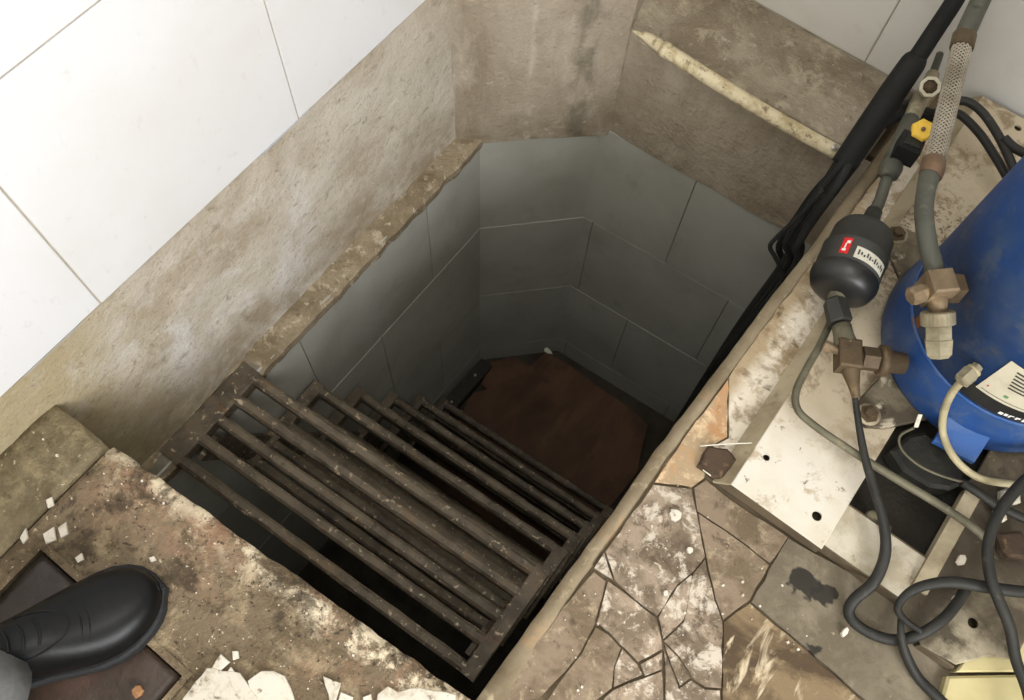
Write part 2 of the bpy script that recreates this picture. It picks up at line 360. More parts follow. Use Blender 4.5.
class MB:
    def __init__(s):
        s.v = []; s.f = []; s.sm = []

    def add(s, vs, fs, smooth=False):
        n = len(s.v); s.v += [tuple(v) for v in vs]
        s.f += [tuple(i + n for i in f) for f in fs]; s.sm += [smooth] * len(fs)
        return s

    def box(s, a, b):
        (x0, y0, z0), (x1, y1, z1) = a, b
        vs = [(x0, y0, z0), (x1, y0, z0), (x1, y1, z0), (x0, y1, z0), (x0, y0, z1), (x1, y0, z1), (x1, y1, z1), (x0, y1, z1)]
        return s.add(vs, [(0, 3, 2, 1), (4, 5, 6, 7), (0, 1, 5, 4), (1, 2, 6, 5), (2, 3, 7, 6), (3, 0, 4, 7)])

    def obox(s, c, ax, ay, az, bev=0.0):
        """box about c with half vectors; bev cuts the edges of the +az face"""
        c, ax, ay, az = Vector(c), Vector(ax), Vector(ay), Vector(az)
        k = 1 - bev
        ring = [(-1, -1), (1, -1), (1, 1), (-1, 1)]
        vs = [c + ax * i + ay * j - az for i, j in ring] + [c + ax * i + ay * j + az * (1 - bev) for i, j in ring]
        fs = [(0, 3, 2, 1)] + [(i, (i + 1) % 4, 4 + (i + 1) % 4, 4 + i) for i in range(4)]
        if bev:
            vs += [c + ax * i * k + ay * j * k + az for i, j in ring]
            fs += [(4 + i, 4 + (i + 1) % 4, 8 + (i + 1) % 4, 8 + i) for i in range(4)] + [(8, 9, 10, 11)]
        else:
            fs += [(4, 5, 6, 7)]
        return s.add(vs, fs)

    def prism(s, poly, z0, z1, inset=0.0, tilt=(0, 0)):
        n = len(poly)
        A = sum(poly[i][0] * poly[(i + 1) % n][1] - poly[(i + 1) % n][0] * poly[i][1] for i in range(n))
        if A < 0: poly = poly[::-1]
        cx = sum(p[0] for p in poly) / n; cy = sum(p[1] for p in poly) / n
        zt = lambda x, y: z1 + tilt[0] * (x - cx) + tilt[1] * (y - cy)
        vs = [(p[0], p[1], z0) for p in poly] + [(p[0], p[1], zt(p[0], p[1]) - inset) for p in poly]
        fs = [tuple(range(n))[::-1]] + [(i, (i + 1) % n, n + (i + 1) % n, n + i) for i in range(n)]
        if inset:
            ip = shrink(poly, inset)
            vs += [(p[0], p[1], zt(p[0], p[1])) for p in ip]
            fs += [(n + i, n + (i + 1) % n, 2 * n + (i + 1) % n, 2 * n + i) for i in range(n)] + [tuple(range(2 * n, 3 * n))]
        else:
            fs += [tuple(range(n, 2 * n))]
        return s.add(vs, fs)

    def tube(s, pts, r, seg=10, res=5, smooth=True, spline=True):
        P = [Vector(p) for p in pts]
        R = list(r) if isinstance(r, (list, tuple)) else [r] * len(P)
        if spline and len(P) > 2: P, R = spl(P, R, res)
        n = len(P); vs = []
        t = (P[1] - P[0]).normalized()
        u = t.orthogonal().normalized()
        for i in range(n):
            t2 = (P[min(i + 1, n - 1)] - P[max(i - 1, 0)]).normalized()
            u = (u - t2 * u.dot(t2)).normalized(); v = t2.cross(u)
            for k in range(seg):
                a = 2 * math.pi * k / seg
                vs.append(P[i] + (u * math.cos(a) + v * math.sin(a)) * R[i])
        fs = [(i * seg + k, i * seg + (k + 1) % seg, (i + 1) * seg + (k + 1) % seg, (i + 1) * seg + k)
              for i in range(n - 1) for k in range(seg)]
        s.add(vs, fs, smooth)
        m = len(s.v) - len(vs)
        s.f += [tuple(m + k for k in range(seg))[::-1], tuple(m + (n - 1) * seg + k for k in range(seg))]; s.sm += [False, False]
        return s

    def lathe(s, prof, o, ax, seg=24, smooth=True, phase=0.0, ref=None):
        o, ax = Vector(o), Vector(ax).normalized()
        u = Vector(ref).normalized() if ref else ax.orthogonal().normalized()
        u = (u - ax * u.dot(ax)).normalized(); v = ax.cross(u)
        n = len(prof); vs = []
        for (d, r) in prof:
            for k in range(seg):
                a = 2 * math.pi * k / seg + phase
                vs.append(o + ax * d + (u * math.cos(a) + v * math.sin(a)) * max(r, 1e-5))
        fs = [(i * seg + k, i * seg + (k + 1) % seg, (i + 1) * seg + (k + 1) % seg, (i + 1) * seg + k)
              for i in range(n - 1) for k in range(seg)]
        fs += [tuple(range(seg))[::-1], tuple((n - 1) * seg + k for k in range(seg))]
        return s.add(vs, fs, smooth)

    def grid(s, fn, nx, ny, smooth=True):
        vs = [fn(i / nx, j / ny) for j in range(ny + 1) for i in range(nx + 1)]
        W = nx + 1
        fs = [(j * W + i, j * W + i + 1, (j + 1) * W + i + 1, (j + 1) * W + i) for j in range(ny) for i in range(nx)]
        return s.add(vs, fs, smooth)

    def build(s, name, m, parent=None):
        me = bpy.data.meshes.new(name)
        me.from_pydata(s.v, [], s.f); me.update()
        for p, q in zip(me.polygons, s.sm): p.use_smooth = q
        me.materials.append(MT[m])
        o = bpy.data.objects.new(name, me); COL.objects.link(o)
        if parent:
            o.parent = parent
            o.matrix_parent_inverse = (parent.matrix_parent_inverse @ Matrix.Translation(parent.location)).inverted() if parent.parent is None else INV(parent)
        return o


def spl(P, R, res):
    out, ro = [], []
    n = len(P)
    for i in range(n - 1):
        p0, p1, p2, p3 = P[max(i - 1, 0)], P[i], P[i + 1], P[min(i + 2, n - 1)]
        for k in range(res):
            t = k / res
            out.append(.5 * ((2 * p1) + (p2 - p0) * t + (2 * p0 - 5 * p1 + 4 * p2 - p3) * t * t + (3 * p1 - p0 - 3 * p2 + p3) * t ** 3))
            ro.append(R[i] + (R[i + 1] - R[i]) * t)
    return out + [P[-1]], ro + [R[-1]]


def shrink(poly, d):
    """move every edge of a counter-clockwise outline inwards by d"""
    n = len(poly); out = []
    for i in range(n):
        p, q, r = Vector(poly[i - 1][:2]), Vector(poly[i][:2]), Vector(poly[(i + 1) % n][:2])
        a = (q - p).normalized(); b = (r - q).normalized()
        na, nb = Vector((-a.y, a.x)), Vector((-b.y, b.x))
        m = na + nb
        l = m.length
        m = m / l if l > .3 else na
        k = min(2.0, 1 / max(.4, m.dot(na)))
        out.append((q.x + m.x * d * k, q.y + m.y * d * k))
    return out


def ragged(poly, step, amp, seed=0):
    out = []; n = len(poly); R = random.Random(seed)
    for i in range(n):
        p, q = Vector(poly[i][:2]), Vector(poly[(i + 1) % n][:2])
        L = (q - p).length; k = max(1, int(L / step))
        nrm = Vector((-(q - p).y, (q - p).x)).normalized()
        for j in range(k):
            t = j / k
            w_ = p.lerp(q, t)
            if j: w_ = w_ + nrm * R.uniform(-amp, amp)
            out.append((w_.x, w_.y))
    return out


def ccw(poly):
    n = len(poly)
    A = sum(poly[i][0] * poly[(i + 1) % n][1] - poly[(i + 1) % n][0] * poly[i][1] for i in range(n))
    return poly if A > 0 else poly[::-1]


def pxpoly(pts, z=0.0):
    return ccw([tuple(at(x, y, z)[:2]) for x, y in pts])


def tag(o, label, cat, group=None, kind=None):
    o['label'] = label; o['category'] = cat
    if group: o['group'] = group
    if kind: o['kind'] = kind
    return o


def empty(name, loc, label, cat, group=None):
    o = bpy.data.objects.new(name, None); COL.objects.link(o); o.location = loc
    o.empty_display_size = .05
    return tag(o, label, cat, group)


def copy_piece(o, parent, loc=None):
    c = o.copy(); COL.objects.link(c); c.parent = parent
    if loc is not None: c.location = loc
    return c


def wall_grid(mb, p00, p10, p11, p01, step, amp, sc=7, fine=.35):
    p00, p10, p11, p01 = (Vector(p) for p in (p00, p10, p11, p01))
    nrm = (p10 - p00).cross(p01 - p00).normalized()
    nx = max(2, int((p10 - p00).length / step)); ny = max(2, int((p01 - p00).length / step))

    def fn(u, v):
        p = p00.lerp(p10, u).lerp(p01.lerp(p11, u), v)
        h = noise.noise(p * sc) * amp + noise.noise(p * sc * 4) * amp * fine
        return p + nrm * h
    return mb.grid(fn, nx, ny)


def slab(q, step, th, zf, edge_fn=None):
    """a thick floor piece over four xy corners, top height zf(x, y), worn edges edge_fn(u, v, p)"""
    q = [Vector((a[0], a[1], 0)) for a in q]
    nx = max(2, int(max((q[1] - q[0]).length, (q[2] - q[3]).length) / step))
    ny = max(2, int(max((q[3] - q[0]).length, (q[2] - q[1]).length) / step))
    mb = MB()

    def fn(u, v):
        p = q[0].lerp(q[1], u).lerp(q[3].lerp(q[2], u), v)
        p.z = zf(p.x, p.y)
        if edge_fn: p = edge_fn(u, v, p)
        return p
    mb.grid(fn, nx, ny)
    W = nx + 1
    ring = [i for i in range(W)] + [j * W + nx for j in range(1, ny + 1)] + [ny * W + i for i in range(nx - 1, -1, -1)] + [j * W for j in range(ny - 1, 0, -1)]
    n = len(ring)
    base = len(mb.v)
    lo = [(mb.v[i][0], mb.v[i][1], mb.v[i][2] - th) for i in ring]
    mb.v += lo
    for i in range(n):
        a, b = ring[i], ring[(i + 1) % n]
        mb.f.append((b, a, base + i, base + (i + 1) % n)); mb.sm.append(False)
    return mb


# ------------------------------------------------------------------ the setting
XL, YB, XR, YF, ZC = -.924, 1.605, 1.9, -1.62, 2.7      # room planes
ZL, ZT, ZP = -.42, .117, -1.9                            # pit ledge, foot of the wall tiles, pit floor
P_L, P_A, P_B, P_R = -.877, (-.877, 1.123), (-.652, 1.352), (-.02, 1.392)   # inside of the tiled shaft


def tiles(parent, o, ux, uz, cols, rows, m, gap=.003, th=.003, clip=None, name='tile'):
    """rows of rectangular tiles on the plane o + ux*a + uz*b, proud of the wall"""
    o, ux, uz = Vector(o), Vector(ux).normalized(), Vector(uz).normalized()
    n = ux.cross(uz); done = {}
    for r in range(len(rows) - 1):
        cs = cols[r % len(cols)] if isinstance(cols[0], (list, tuple)) else cols
        for c in range(len(cs) - 1):
            a0, a1, b0, b1 = cs[c] + gap / 2, cs[c + 1] - gap / 2, rows[r] + gap / 2, rows[r + 1] - gap / 2
            if a1 - a0 < .01: continue
            key = (round(a1 - a0, 4), round(b1 - b0, 4))
            ctr = o + ux * ((a0 + a1) / 2) + uz * ((b0 + b1) / 2) + n * (th / 2) + n * rnd.uniform(-.0012, .0006)
            if key not in done:
                mb = MB().obox((0, 0, 0), ux * (key[0] / 2), uz * (key[1] / 2), n * (th / 2))
                bv = .0015
                k = len(mb.v)
                # bevelled front edge
                for i, (sx_, sz_) in enumerate(((-1, -1), (1, -1), (1, 1), (-1, 1))):
                    mb.v.append(tuple(ux * sx_ * (key[0] / 2 - bv) + uz * sz_ * (key[1] / 2 - bv) + n * (th / 2 + .0012)))
                mb.f.pop(); mb.sm.pop()
                for i in range(4):
                    mb.f.append((4 + i, 4 + (i + 1) % 4, k + (i + 1) % 4, k + i)); mb.sm.append(False)
                mb.f.append((k, k + 1, k + 2, k + 3)); mb.sm.append(False)
                done[key] = mb.build(name, m, parent); t = done[key]; t.matrix_parent_inverse = Matrix()
            else:
                t = copy_piece(done[key], parent)
            t.location = ctr


def struct(mb, name, m, label, cat):
    return tag(mb.build(name, m), label, cat, kind='structure')


# left wall: plaster core, white tiles above, cement render below
mb = MB(); mb.box((XL - .12, YF - .1, ZT), (XL - .001, YB + .12, ZC))
wl = struct(mb, 'wall_left', 'grout', 'white tiled wall rising beside the pit', 'wall')
T = .487
cols = [YF + .02] + [.146 + T * k for k in range(-3, 4) if YF + .05 < .146 + T * k < YB - .02] + [YB - .006]
rows = [ZT + .002] + [.603 + T * k for k in range(0, 5) if .603 + T * k < ZC - .05] + [ZC - .004]
tiles(wl, (XL - .001, 0, 0), (0, 1, 0), (0, 0, 1), cols, rows, 'wall_tile')
mb = MB()
wall_grid(mb, (XL, YF, ZL - .06), (XL, 1.10, ZL - .06), (XL, 1.10, ZT + .001), (XL, YF, ZT + .001), .022, .006)
wall_grid(mb, (XL, YF, ZT), (XL, 1.10, ZT), (XL - .03, 1.10, ZT + .002), (XL - .03, YF, ZT + .002), .04, 0.0)
struct(mb, 'wall_left_render', 'wall_render', 'rough grey cement band under the white wall tiles', 'wall')
# corner pier (chamfer) and back wall of the pit above the tiling
mb = MB()
wall_grid(mb, (XL, 1.08, ZL - .02), (-.628, 1.356, ZL - .02), (-.628, 1.356, .5), (XL, 1.08, .5), .022, .005)
wall_grid(mb, (-.628, 1.356, ZL - .02), (-.70, YB, ZL - .02), (-.70, YB, .5), (-.628, 1.356, .5), .03, .003)
mb.add([(XL, 1.08, .5), (-.628, 1.356, .5), (-.70, YB, .5), (XL, YB, .5)], [(0, 1, 2, 3)])
struct(mb, 'wall_corner', 'pit_render', 'streaked cement pier cutting off the corner above the pit', 'wall')
mb = MB()
wall_grid(mb, (-.635, 1.356, ZL - .004), (.3, 1.40, ZL - .004), (.3, 1.40, -.066), (-.635, 1.356, -.066), .022, .005)
struct(mb, 'wall_pit_back', 'pit_render', 'rough cement wall between pit tiling and back ledge', 'wall')
mb = slab([(-.70, 1.354), (-.045, 1.385), (-.045, YB + .02), (-.70, YB + .02)], .02, .02,
          lambda x, y: -.064 + noise.noise(Vector((x, y, 0)) * 12) * .005 + noise.noise(Vector((x, y, 3)) * 40) * .002)
struct(mb, 'floor_ledge', 'back_ledge', 'dirty cement ledge along the foot of the back wall', 'ledge')
# back wall
mb = MB(); mb.box((XL - .12, YB + .002, -.1), (XR + .12, YB + .12, ZC))
wb = struct(mb, 'wall_back', 'grout', 'pale grey tiled back wall behind the compressor', 'wall')
cols = [XL + .0] + [-.169 + T * k for k in range(-1, 5) if XL + .02 < -.169 + T * k < XR - .02] + [XR]
rows = [-.056] + [-.056 + T * k for k in range(1, 6) if -.056 + T * k < ZC - .05] + [ZC - .004]
tiles(wb, (0, YB + .002, 0), (1, 0, 0), (0, 0, 1), cols, rows, 'back_tile')
# the other walls and the ceiling; a window opening on the right lets the daylight in
mb = MB()
mb.box((XR, YF - .1, -.1), (XR + .12, -1.40, ZC)); mb.box((XR, -.10, -.1), (XR + .12, YB + .12, ZC))
mb.box((XR, -1.40, -.1), (XR + .12, -.10, .70)); mb.box((XR, -1.40, 1.90), (XR + .12, -.10, ZC))
struct(mb, 'wall_right', 'plain_wall', 'plain painted wall with a window opening', 'wall')
mb = MB(); mb.box((XL - .12, YF - .14, -.1), (XR + .12, YF, ZC))
struct(mb, 'wall_front', 'plain_wall', 'plain painted wall behind the landing', 'wall')
mb = MB(); mb.box((XL - .12, YF - .14, ZC), (XR + .12, YB + .12, ZC + .1))
struct(mb, 'ceiling', 'plain_wall', 'plain white ceiling over the plant room', 'ceiling')

mb = MB(); mb.box((-.03, YF - .1, -.12), (XR + .1, YB + .1, -.045)); mb.box((XL - .1, 1.42, -.3), (.1, YB + .1, -.09))
mb.box((XL - .1, YF - .1, -.3), (-.03, -.06, -.075))
struct(mb, 'floor', 'floor_right', 'rough cement bed under the floors', 'floor')
# shaft: ledge, grout backing and grey tiles
mb = MB()


def ledge_fn(u, v):
    y = -.02 + 1.15 * v
    inner = P_L + .007 + noise.noise(Vector((0, y * 22, 4))) * .005
    x = XL - .004 + (inner - XL + .004) * u
    z = ZL - (.010 if y < .315 else 0) + .012 * (1 - u) + noise.noise(Vector((x * 30, y * 24, 1))) * .006 - (.008 if u > .95 else 0)
    return Vector((x, y, z))


mb.grid(ledge_fn, 6, 120)
mb.grid(lambda u, v: ledge_fn(1, v) - Vector((.004 * u, 0, .035 * u)), 1, 120)
struct(mb, 'floor_ledge_left', 'ledge', 'crumbling cement ledge on top of the left pit tiling', 'ledge')

zr = [ZP - .02, -1.775, -1.32, -.865, ZL]
def pit_wall(name, a, b, cols, label):
    a, b = Vector((a[0], a[1], 0)), Vector((b[0], b[1], 0))
    d = (b - a).normalized(); n = d.cross(Vector((0, 0, 1)))
    L = (b - a).length; bk = .0055
    mb = MB()
    q = [a - n * bk - d * .03, b - n * bk + d * .03, b - n * (bk + .06) + d * .08, a - n * (bk + .06) - d * .08]
    mb.prism([(p.x, p.y) for p in q], ZP - .05, ZL - .002)
    o = struct(mb, name, 'pit_grout', label, 'wall')
    cs = []
    for r in range(4):
        c = [x for x in cols[r] if 0.004 < x < L - .004]
        cs.append([-.003] + c + [L + .004])
    tiles(o, a - n * bk, d, (0, 0, 1), cs[::-1], zr, 'pit_tile', gap=.0026, th=.004)
    return o


pit_wall('wall_shaft_left', (P_L, -.02), P_A, [[.447, .922], [.21, .685], [.447, .922], [.21, .685]], 'grey tiled left side of the pit shaft')
pit_wall('wall_shaft_corner', P_A, P_B, [[], [], [], []], 'narrow grey tiled corner face of the pit shaft')
pit_wall('wall_shaft_back', P_B, P_R, [[.286], [.032, .505], [.236], [.032, .505]], 'grey tiled back face of the pit shaft')
pit_wall('wall_shaft_right', P_R, (-.02, .0), [[.3, .775], [.5, .975], [.3, .775], [.5, .975]], 'grey tiled right side of the pit shaft')
pit_wall('wall_shaft_front', (-.02, .0), (P_L, -.02), [[.4], [.2, .675], [.4], [.2, .675]], 'grey tiled side of the pit under the landing')
mb = MB(); wall_grid(mb, (-.04, .022, ZL - .01), (XL, -.028, ZL - .01), (XL, -.028, -.02), (-.04, .022, -.02), .03, .004)
struct(mb, 'wall_pit_front', 'pit_render', 'cement wall of the pit under the landing edge', 'wall')
mb = MB(); mb.box((-.02, -.01, ZL - .02), (.1, 1.42, -.03))
struct(mb, 'wall_pit_right', 'pit_render', 'cement wall of the pit under the compressor floor', 'wall')
mb = MB(); mb.box((-1.0, -.1, ZP - .1), (.1, 1.5, ZP))
struct(mb, 'floor_pit', 'pit_floor', 'dark floor at the bottom of the pit', 'floor')


# landing floor in front of the pit, made of slabs around the hatch
def zfl(x, y):
    return noise.noise(Vector((x, y, 0)) * 9) * .004 + noise.noise(Vector((x, y, 5)) * 34) * .0016


def edge_y(x):
    return -.024 + .058 * (x + .926) / .876


def pit_edge(u, v, p):
    if v > .999:
        p.y += noise.noise(Vector((p.x * 30, 0, 2))) * .005 + noise.noise(Vector((p.x * 7, 0, 6))) * .005
        p.z -= .007
    elif v > .93:
        p.z -= .001
    return p


fl = empty('floor_front', (-.5, -.4, 0), 'stained brown cement landing in front of the pit', 'floor'); fl['kind'] = 'structure'
S = .016
slab([(-.785, -.2), (-.046, -.2), (-.046, edge_y(-.046)), (-.785, edge_y(-.785))], S, .06, zfl, pit_edge).build('slab', 'floor', fl)
slab([(XL - .01, YF), (-.790, YF), (-.790, edge_y(-.79) - .006), (XL - .01, edge_y(XL))], S * 1.4, .06, lambda x, y: zfl(x, y) - .004, pit_edge).build('slab', 'floor_strip', fl)
slab([(-.785, YF), (-.752, YF), (-.752, -.2), (-.785, -.2)], S * 1.5, .06, zfl).build('slab', 'floor', fl)
slab([(-.418, YF), (-.046, YF), (-.046, -.2), (-.418, -.2)], S * 1.5, .06, zfl).build('slab', 'floor', fl)
slab([(-.752, YF), (-.418, YF), (-.418, -.56), (-.752, -.56)], S * 2, .06, zfl).build('slab', 'floor', fl)
mb = MB(); mb.box((XL, YF, -.07), (-.046, -.21, -.03)); mb.build('screed', 'floor_right', fl)

# compressor floor on the right of the pit
EDGE = [(477, 698), (653, 454), (822, 230), (905, 118)]
ex = [(at(*p)[1], at(*p)[0]) for p in EDGE]


def edge_x(y):
    pts = [(-1.62, -.046)] + ex + [(1.62, ex[-1][1] + .004)]
    for (a, b), (c, d) in zip(pts, pts[1:]):
        if a <= y <= c: return b + (d - b) * (y - a) / (c - a)
    return -.04


def zfr(x, y):
    return -.006 + noise.noise(Vector((x, y, 9)) * 9) * .003 + noise.noise(Vector((x, y, 7)) * 34) * .0012


mb = MB()
NYR = 150


def fr(u, v):
    y = YF + (YB + .01 - YF) * v
    x0 = edge_x(y) + .006
    x = x0 + (XR + .02 - x0) * (u ** 1.8)
    return Vector((x, y, zfr(x, y)))


mb.grid(fr, 60, NYR)
mb.grid(lambda u, v: fr(0, v) - Vector((0, 0, .05 * (1 - u))), 1, NYR)
flr = struct(mb, 'floor_right', 'floor_right', 'grimy cement floor carrying the compressor', 'floor')
# rounded cement lip along the edge of the pit
mb = MB()
prof = [(.0, -.055), (.0, -.014), (.003, -.006), (.010, -.001), (.020, .0005), (.026, -.004), (.027, -.02)]


def lipf(u, v):
    y = .0 + (1.60 - .0) * v
    i = int(round(u * (len(prof) - 1)))
    dx, dz = prof[i]
    wob = noise.noise(Vector((0, y * 6, 1))) * .004 + noise.noise(Vector((0, y * 30, 8))) * .0016
    wid = 1 + .9 * max(0, (.28 - y) / .28)
    return Vector((edge_x(y) + wob + dx * wid, y, dz + noise.noise(Vector((dx * 80, y * 20, 4))) * .0015))


mb.grid(lipf, len(prof) - 1, 130)
mb.build('edge_strip', 'lip', flr)

# broken pieces of the floor screed, each lying in its own crack lines
PIECES = [
    ('shard', [(594, 568), (604, 553), (613, 580)], .004),
    ('shard', [(605, 552), (653, 485), (691, 489), (696, 511), (705, 557), (693, 572), (677, 585), (657, 616), (644, 607), (626, 592), (614, 580)], .004),
    ('shard_brown', [(594, 571), (606, 581), (595, 625), (581, 652), (566, 671), (540, 698), (500, 704), (530, 652), (562, 608)], .000),
    ('shard', [(608, 581), (626, 594), (643, 608), (656, 618), (661, 638), (662, 649), (638, 662), (609, 632), (597, 622)], .002),
    ('shard_brown', [(596, 627), (608, 634), (621, 648), (614, 668), (612, 688), (590, 704), (545, 704), (566, 673), (582, 653)], .0005),
    ('shard', [(622, 648), (637, 664), (643, 675), (613, 688), (614, 668)], .003),
    ('shard', [(640, 664), (662, 652), (662, 669), (645, 676)], .0025),
    ('shard', [(605, 697), (613, 690), (644, 678), (662, 671), (664, 720), (590, 720)], .003),
    ('shard', [(658, 617), (677, 586), (692, 574), (689, 612), (682, 622), (663, 640)], .001),
    ('shard', [(693, 574), (705, 559), (714, 599), (722, 621), (721, 688), (705, 687), (692, 677), (679, 656), (664, 641), (684, 622)], .0025),
    ('shard', [(664, 643), (678, 657), (690, 678), (680, 686), (670, 662)], .001),
    ('shard', [(664, 650), (670, 664), (679, 688), (691, 680), (705, 689), (720, 690), (722, 720), (666, 720)], .002),
    ('shard_brown', [(694, 488), (706, 480), (731, 500), (788, 537), (770, 563), (736, 537), (697, 511)], .001),
    ('shard_brown', [(698, 513), (736, 539), (769, 565), (750, 600), (723, 620), (715, 598), (706, 557)], .002),
    ('shard_streak', [(723, 622), (750, 603), (800, 645), (866, 703), (870, 720), (724, 720), (722, 690)], .001),
    ('shard_rust', [(655, 482), (690, 430), (728, 379), (727, 437), (711, 446), (704, 478), (692, 487)], .002),
    ('shard_white', [(729, 377), (760, 332), (812, 264), (862, 262), (822, 345), (735, 470), (708, 476), (713, 446), (729, 438)], .001),
    ('shard_white', [(813, 262), (912, 132), (950, 120), (868, 262)], .001),
    ('slab_grey', [(751, 602), (788, 538), (838, 566), (905, 610), (965, 655), (940, 720), (872, 716), (868, 702), (806, 648)], .004),
]
shards = []
for i, (m, pts, h) in enumerate(PIECES):
    poly = shrink(ragged(pxpoly(pts), .02, .0016, i), (.0, .0003, .0007)[(i * 7) % 3])
    R = random.Random(100 + i)
    o = MB().prism(poly, -.02, h * .8, .0007, (R.uniform(-.010, .010), R.uniform(-.010, .010))).build(
        'floor_slab' if m == 'slab_grey' else 'screed_piece', m, flr)
    shards.append(o)
# ------------------------------------------------------------------ steel stair down into the pit
st = empty('steel_stair', (-.5, .17, ZP), 'rusty steel stair of barred treads descending into the tiled pit', 'stair')
BW, PITCH = .025, .0590


def SK(x):
    return .044 * (x + .92) / .84


for k in range(6):
    z = ZL + .004 - .275 * k
    if z < ZP + .1: break
    y0 = .048 + .115 * k
    x0, x1 = (XL + .005, -.078) if k == 0 else (P_L + .008, -.084)
    tr = bpy.data.objects.new('tread', None); COL.objects.link(tr); tr.location = (-.5, y0 + .1, z); tr.parent = st
    tr.matrix_parent_inverse = Matrix.Translation(st.location).inverted(); tr.empty_display_size = .05
    for xa in (x0, x1 - .034):
        sr = MB(); hw = .027 if (k == 0 and xa == x0) else .017
        sr.obox((xa + hw, y0 + SK(xa) + 2 * PITCH, z - .017), (hw, 0, 0), (-.002, 2 * PITCH + .016, 0), (0, 0, .017), .12)
        sr.build('side_rail', 'steel', tr)
    for b in range(5):
        yb = y0 + b * PITCH + rnd.uniform(-.002, .002)
        bm_ = MB()
        # angle-bar tread bars, slightly uneven
        dz = rnd.uniform(-.003, .002)
        zb = z + dz
        yb += SK(x0); yr = yb + SK(x1) - SK(x0) + rnd.uniform(-.003, .003); NB = 26; vs = []
        for i_ in range(NB + 1):
            t_ = i_ / NB; x = x0 + .030 + (x1 - x0 - .060) * t_; y = yb + (yr - yb) * t_
            e = lambda s_: noise.noise(Vector((x * 60, y * 90 + s_ * 9, z * 7 + s_))) * .0022
            vs += [(x, y - BW / 2, zb - .032), (x, y + BW / 2, zb - .032), (x, y + BW / 2 + e(1), zb - .006), (x, y + BW / 2 - .006 + e(2), zb + e(3)),
                   (x, y - BW / 2 + .006 + e(4), zb + e(5)), (x, y - BW / 2 + e(6), zb - .006)]
        n = 6
        bm_.add(vs, [(q_ * n + i, (q_ + 1) * n + i, (q_ + 1) * n + (i + 1) % n, q_ * n + (i + 1) % n) for q_ in range(NB) for i in range(n)] +
                [tuple(range(n)), tuple(NB * n + i for i in range(n))[::-1]])
        bm_.build('bar', 'steel', tr)
for xs in (-.862, -.128):
    a = Vector((xs, .10 + SK(xs), ZL - .036)); b = Vector((xs, .10 + SK(xs) + .115 * 5.2, ZL - .275 * 5.2))
    mb = MB()
    dy = Vector((0, .03, .012))
    vs = [p + Vector((q, 0, 0)) + dy * s_ for p in (a, b) for q in (0, .012) for s_ in (-1, 1)]
    mb.add(vs, [(0, 1, 3, 2), (4, 6, 7, 5), (0, 4, 5, 1), (2, 3, 7, 6), (0, 2, 6, 4), (1, 5, 7, 3)])
    mb.build('stringer', 'steel', st)

# board and plank on the pit floor
zb = -1.86
bp = [(440, 440), (457, 423), (473, 393), (487, 389), (481, 384), (492, 362), (515, 357), (530, 366), (545, 353), (557, 358), (583, 375),
      (612, 396), (633, 411), (648, 425)]
poly = [tuple(at(x, y, zb)[:2]) for x, y in bp]
poly += [(-.10, 1.12), (-.12, .62), (-.70, .60)]
tag(MB().prism(ragged(ccw(poly), .05, .004, 5), zb - .014, zb, .002, (0, .012)).build('floor_board', 'board'),
    'reddish brown broken board lying on the pit floor', 'board')
a, b = at(432, 424, -1.84), at(487, 362, -1.84)
d = (b - a).normalized(); n = Vector((-d.y, d.x, 0)) * .028
pk = MB().obox((a + b) / 2 - Vector((0, 0, .025)), (b - a) / 2, n, Vector((0, 0, .025)), .1).build('plank', 'dark_plank')
tag(pk, 'dark plank beside the brown board at the pit bottom', 'plank')
for t in (.35, .78):
    p = a.lerp(b, t)
    MB().lathe([(0, .006), (.004, .006), (.006, .002)], p + Vector((0, 0, -.001)), Z, 8).build('screw', 'metal_bit', pk)
p = at(548, 351, zb + .01)
poly = [(p.x + .02 * math.cos(a_) * q, p.y + .012 * math.sin(a_) * q) for a_, q in ((0, 1.2), (1.1, .8), (2.2, 1.1), (3.3, .9), (4.2, 1), (5.2, .8))]
tag(MB().prism(poly, zb + .005, zb + .012, .001).build('paper_scrap', 'sticker'), 'pale scrap on the far corner of the brown board', 'scrap')

# ------------------------------------------------------------------ pipe lying along the back ledge
pts = [at(633, 31, -.045), at(648, 38, -.043), at(664, 49, -.042), at(700, 72, -.042), at(750, 103, -.043), at(800, 132, -.043), at(838, 153, -.042)]
pp = empty('cream_pipe', pts[3] - Vector((0, 0, .02)), 'peeling cream pipe lying along the edge of the back ledge', 'pipe')
MB().tube([pts[2], pts[3], pts[4], pts[5], pts[6]], [.0165, .0165, .016, .0158, .0155], 14).build('pipe', 'cream_pipe', pp)
MB().tube([pts[0], pts[0].lerp(pts[1], .5), pts[1], pts[2] - (pts[3] - pts[2]) * .02], [.002, .007, .012, .016], 12).build('broken_tip', 'cream_pipe', pp)
MB().tube([pts[2] - (pts[3] - pts[2]) * .05, pts[2] + (pts[3] - pts[2]) * .12], .0176, 14).build('joint_ring', 'cream_pipe', pp)
e = at(833, 149, -.03)
MB().lathe([(0, .004), (.006, .008), (.010, .004), (.012, .007)], e, (.3, .1, 1), 7, False).build('metal_clip', 'metal_bit', pp)

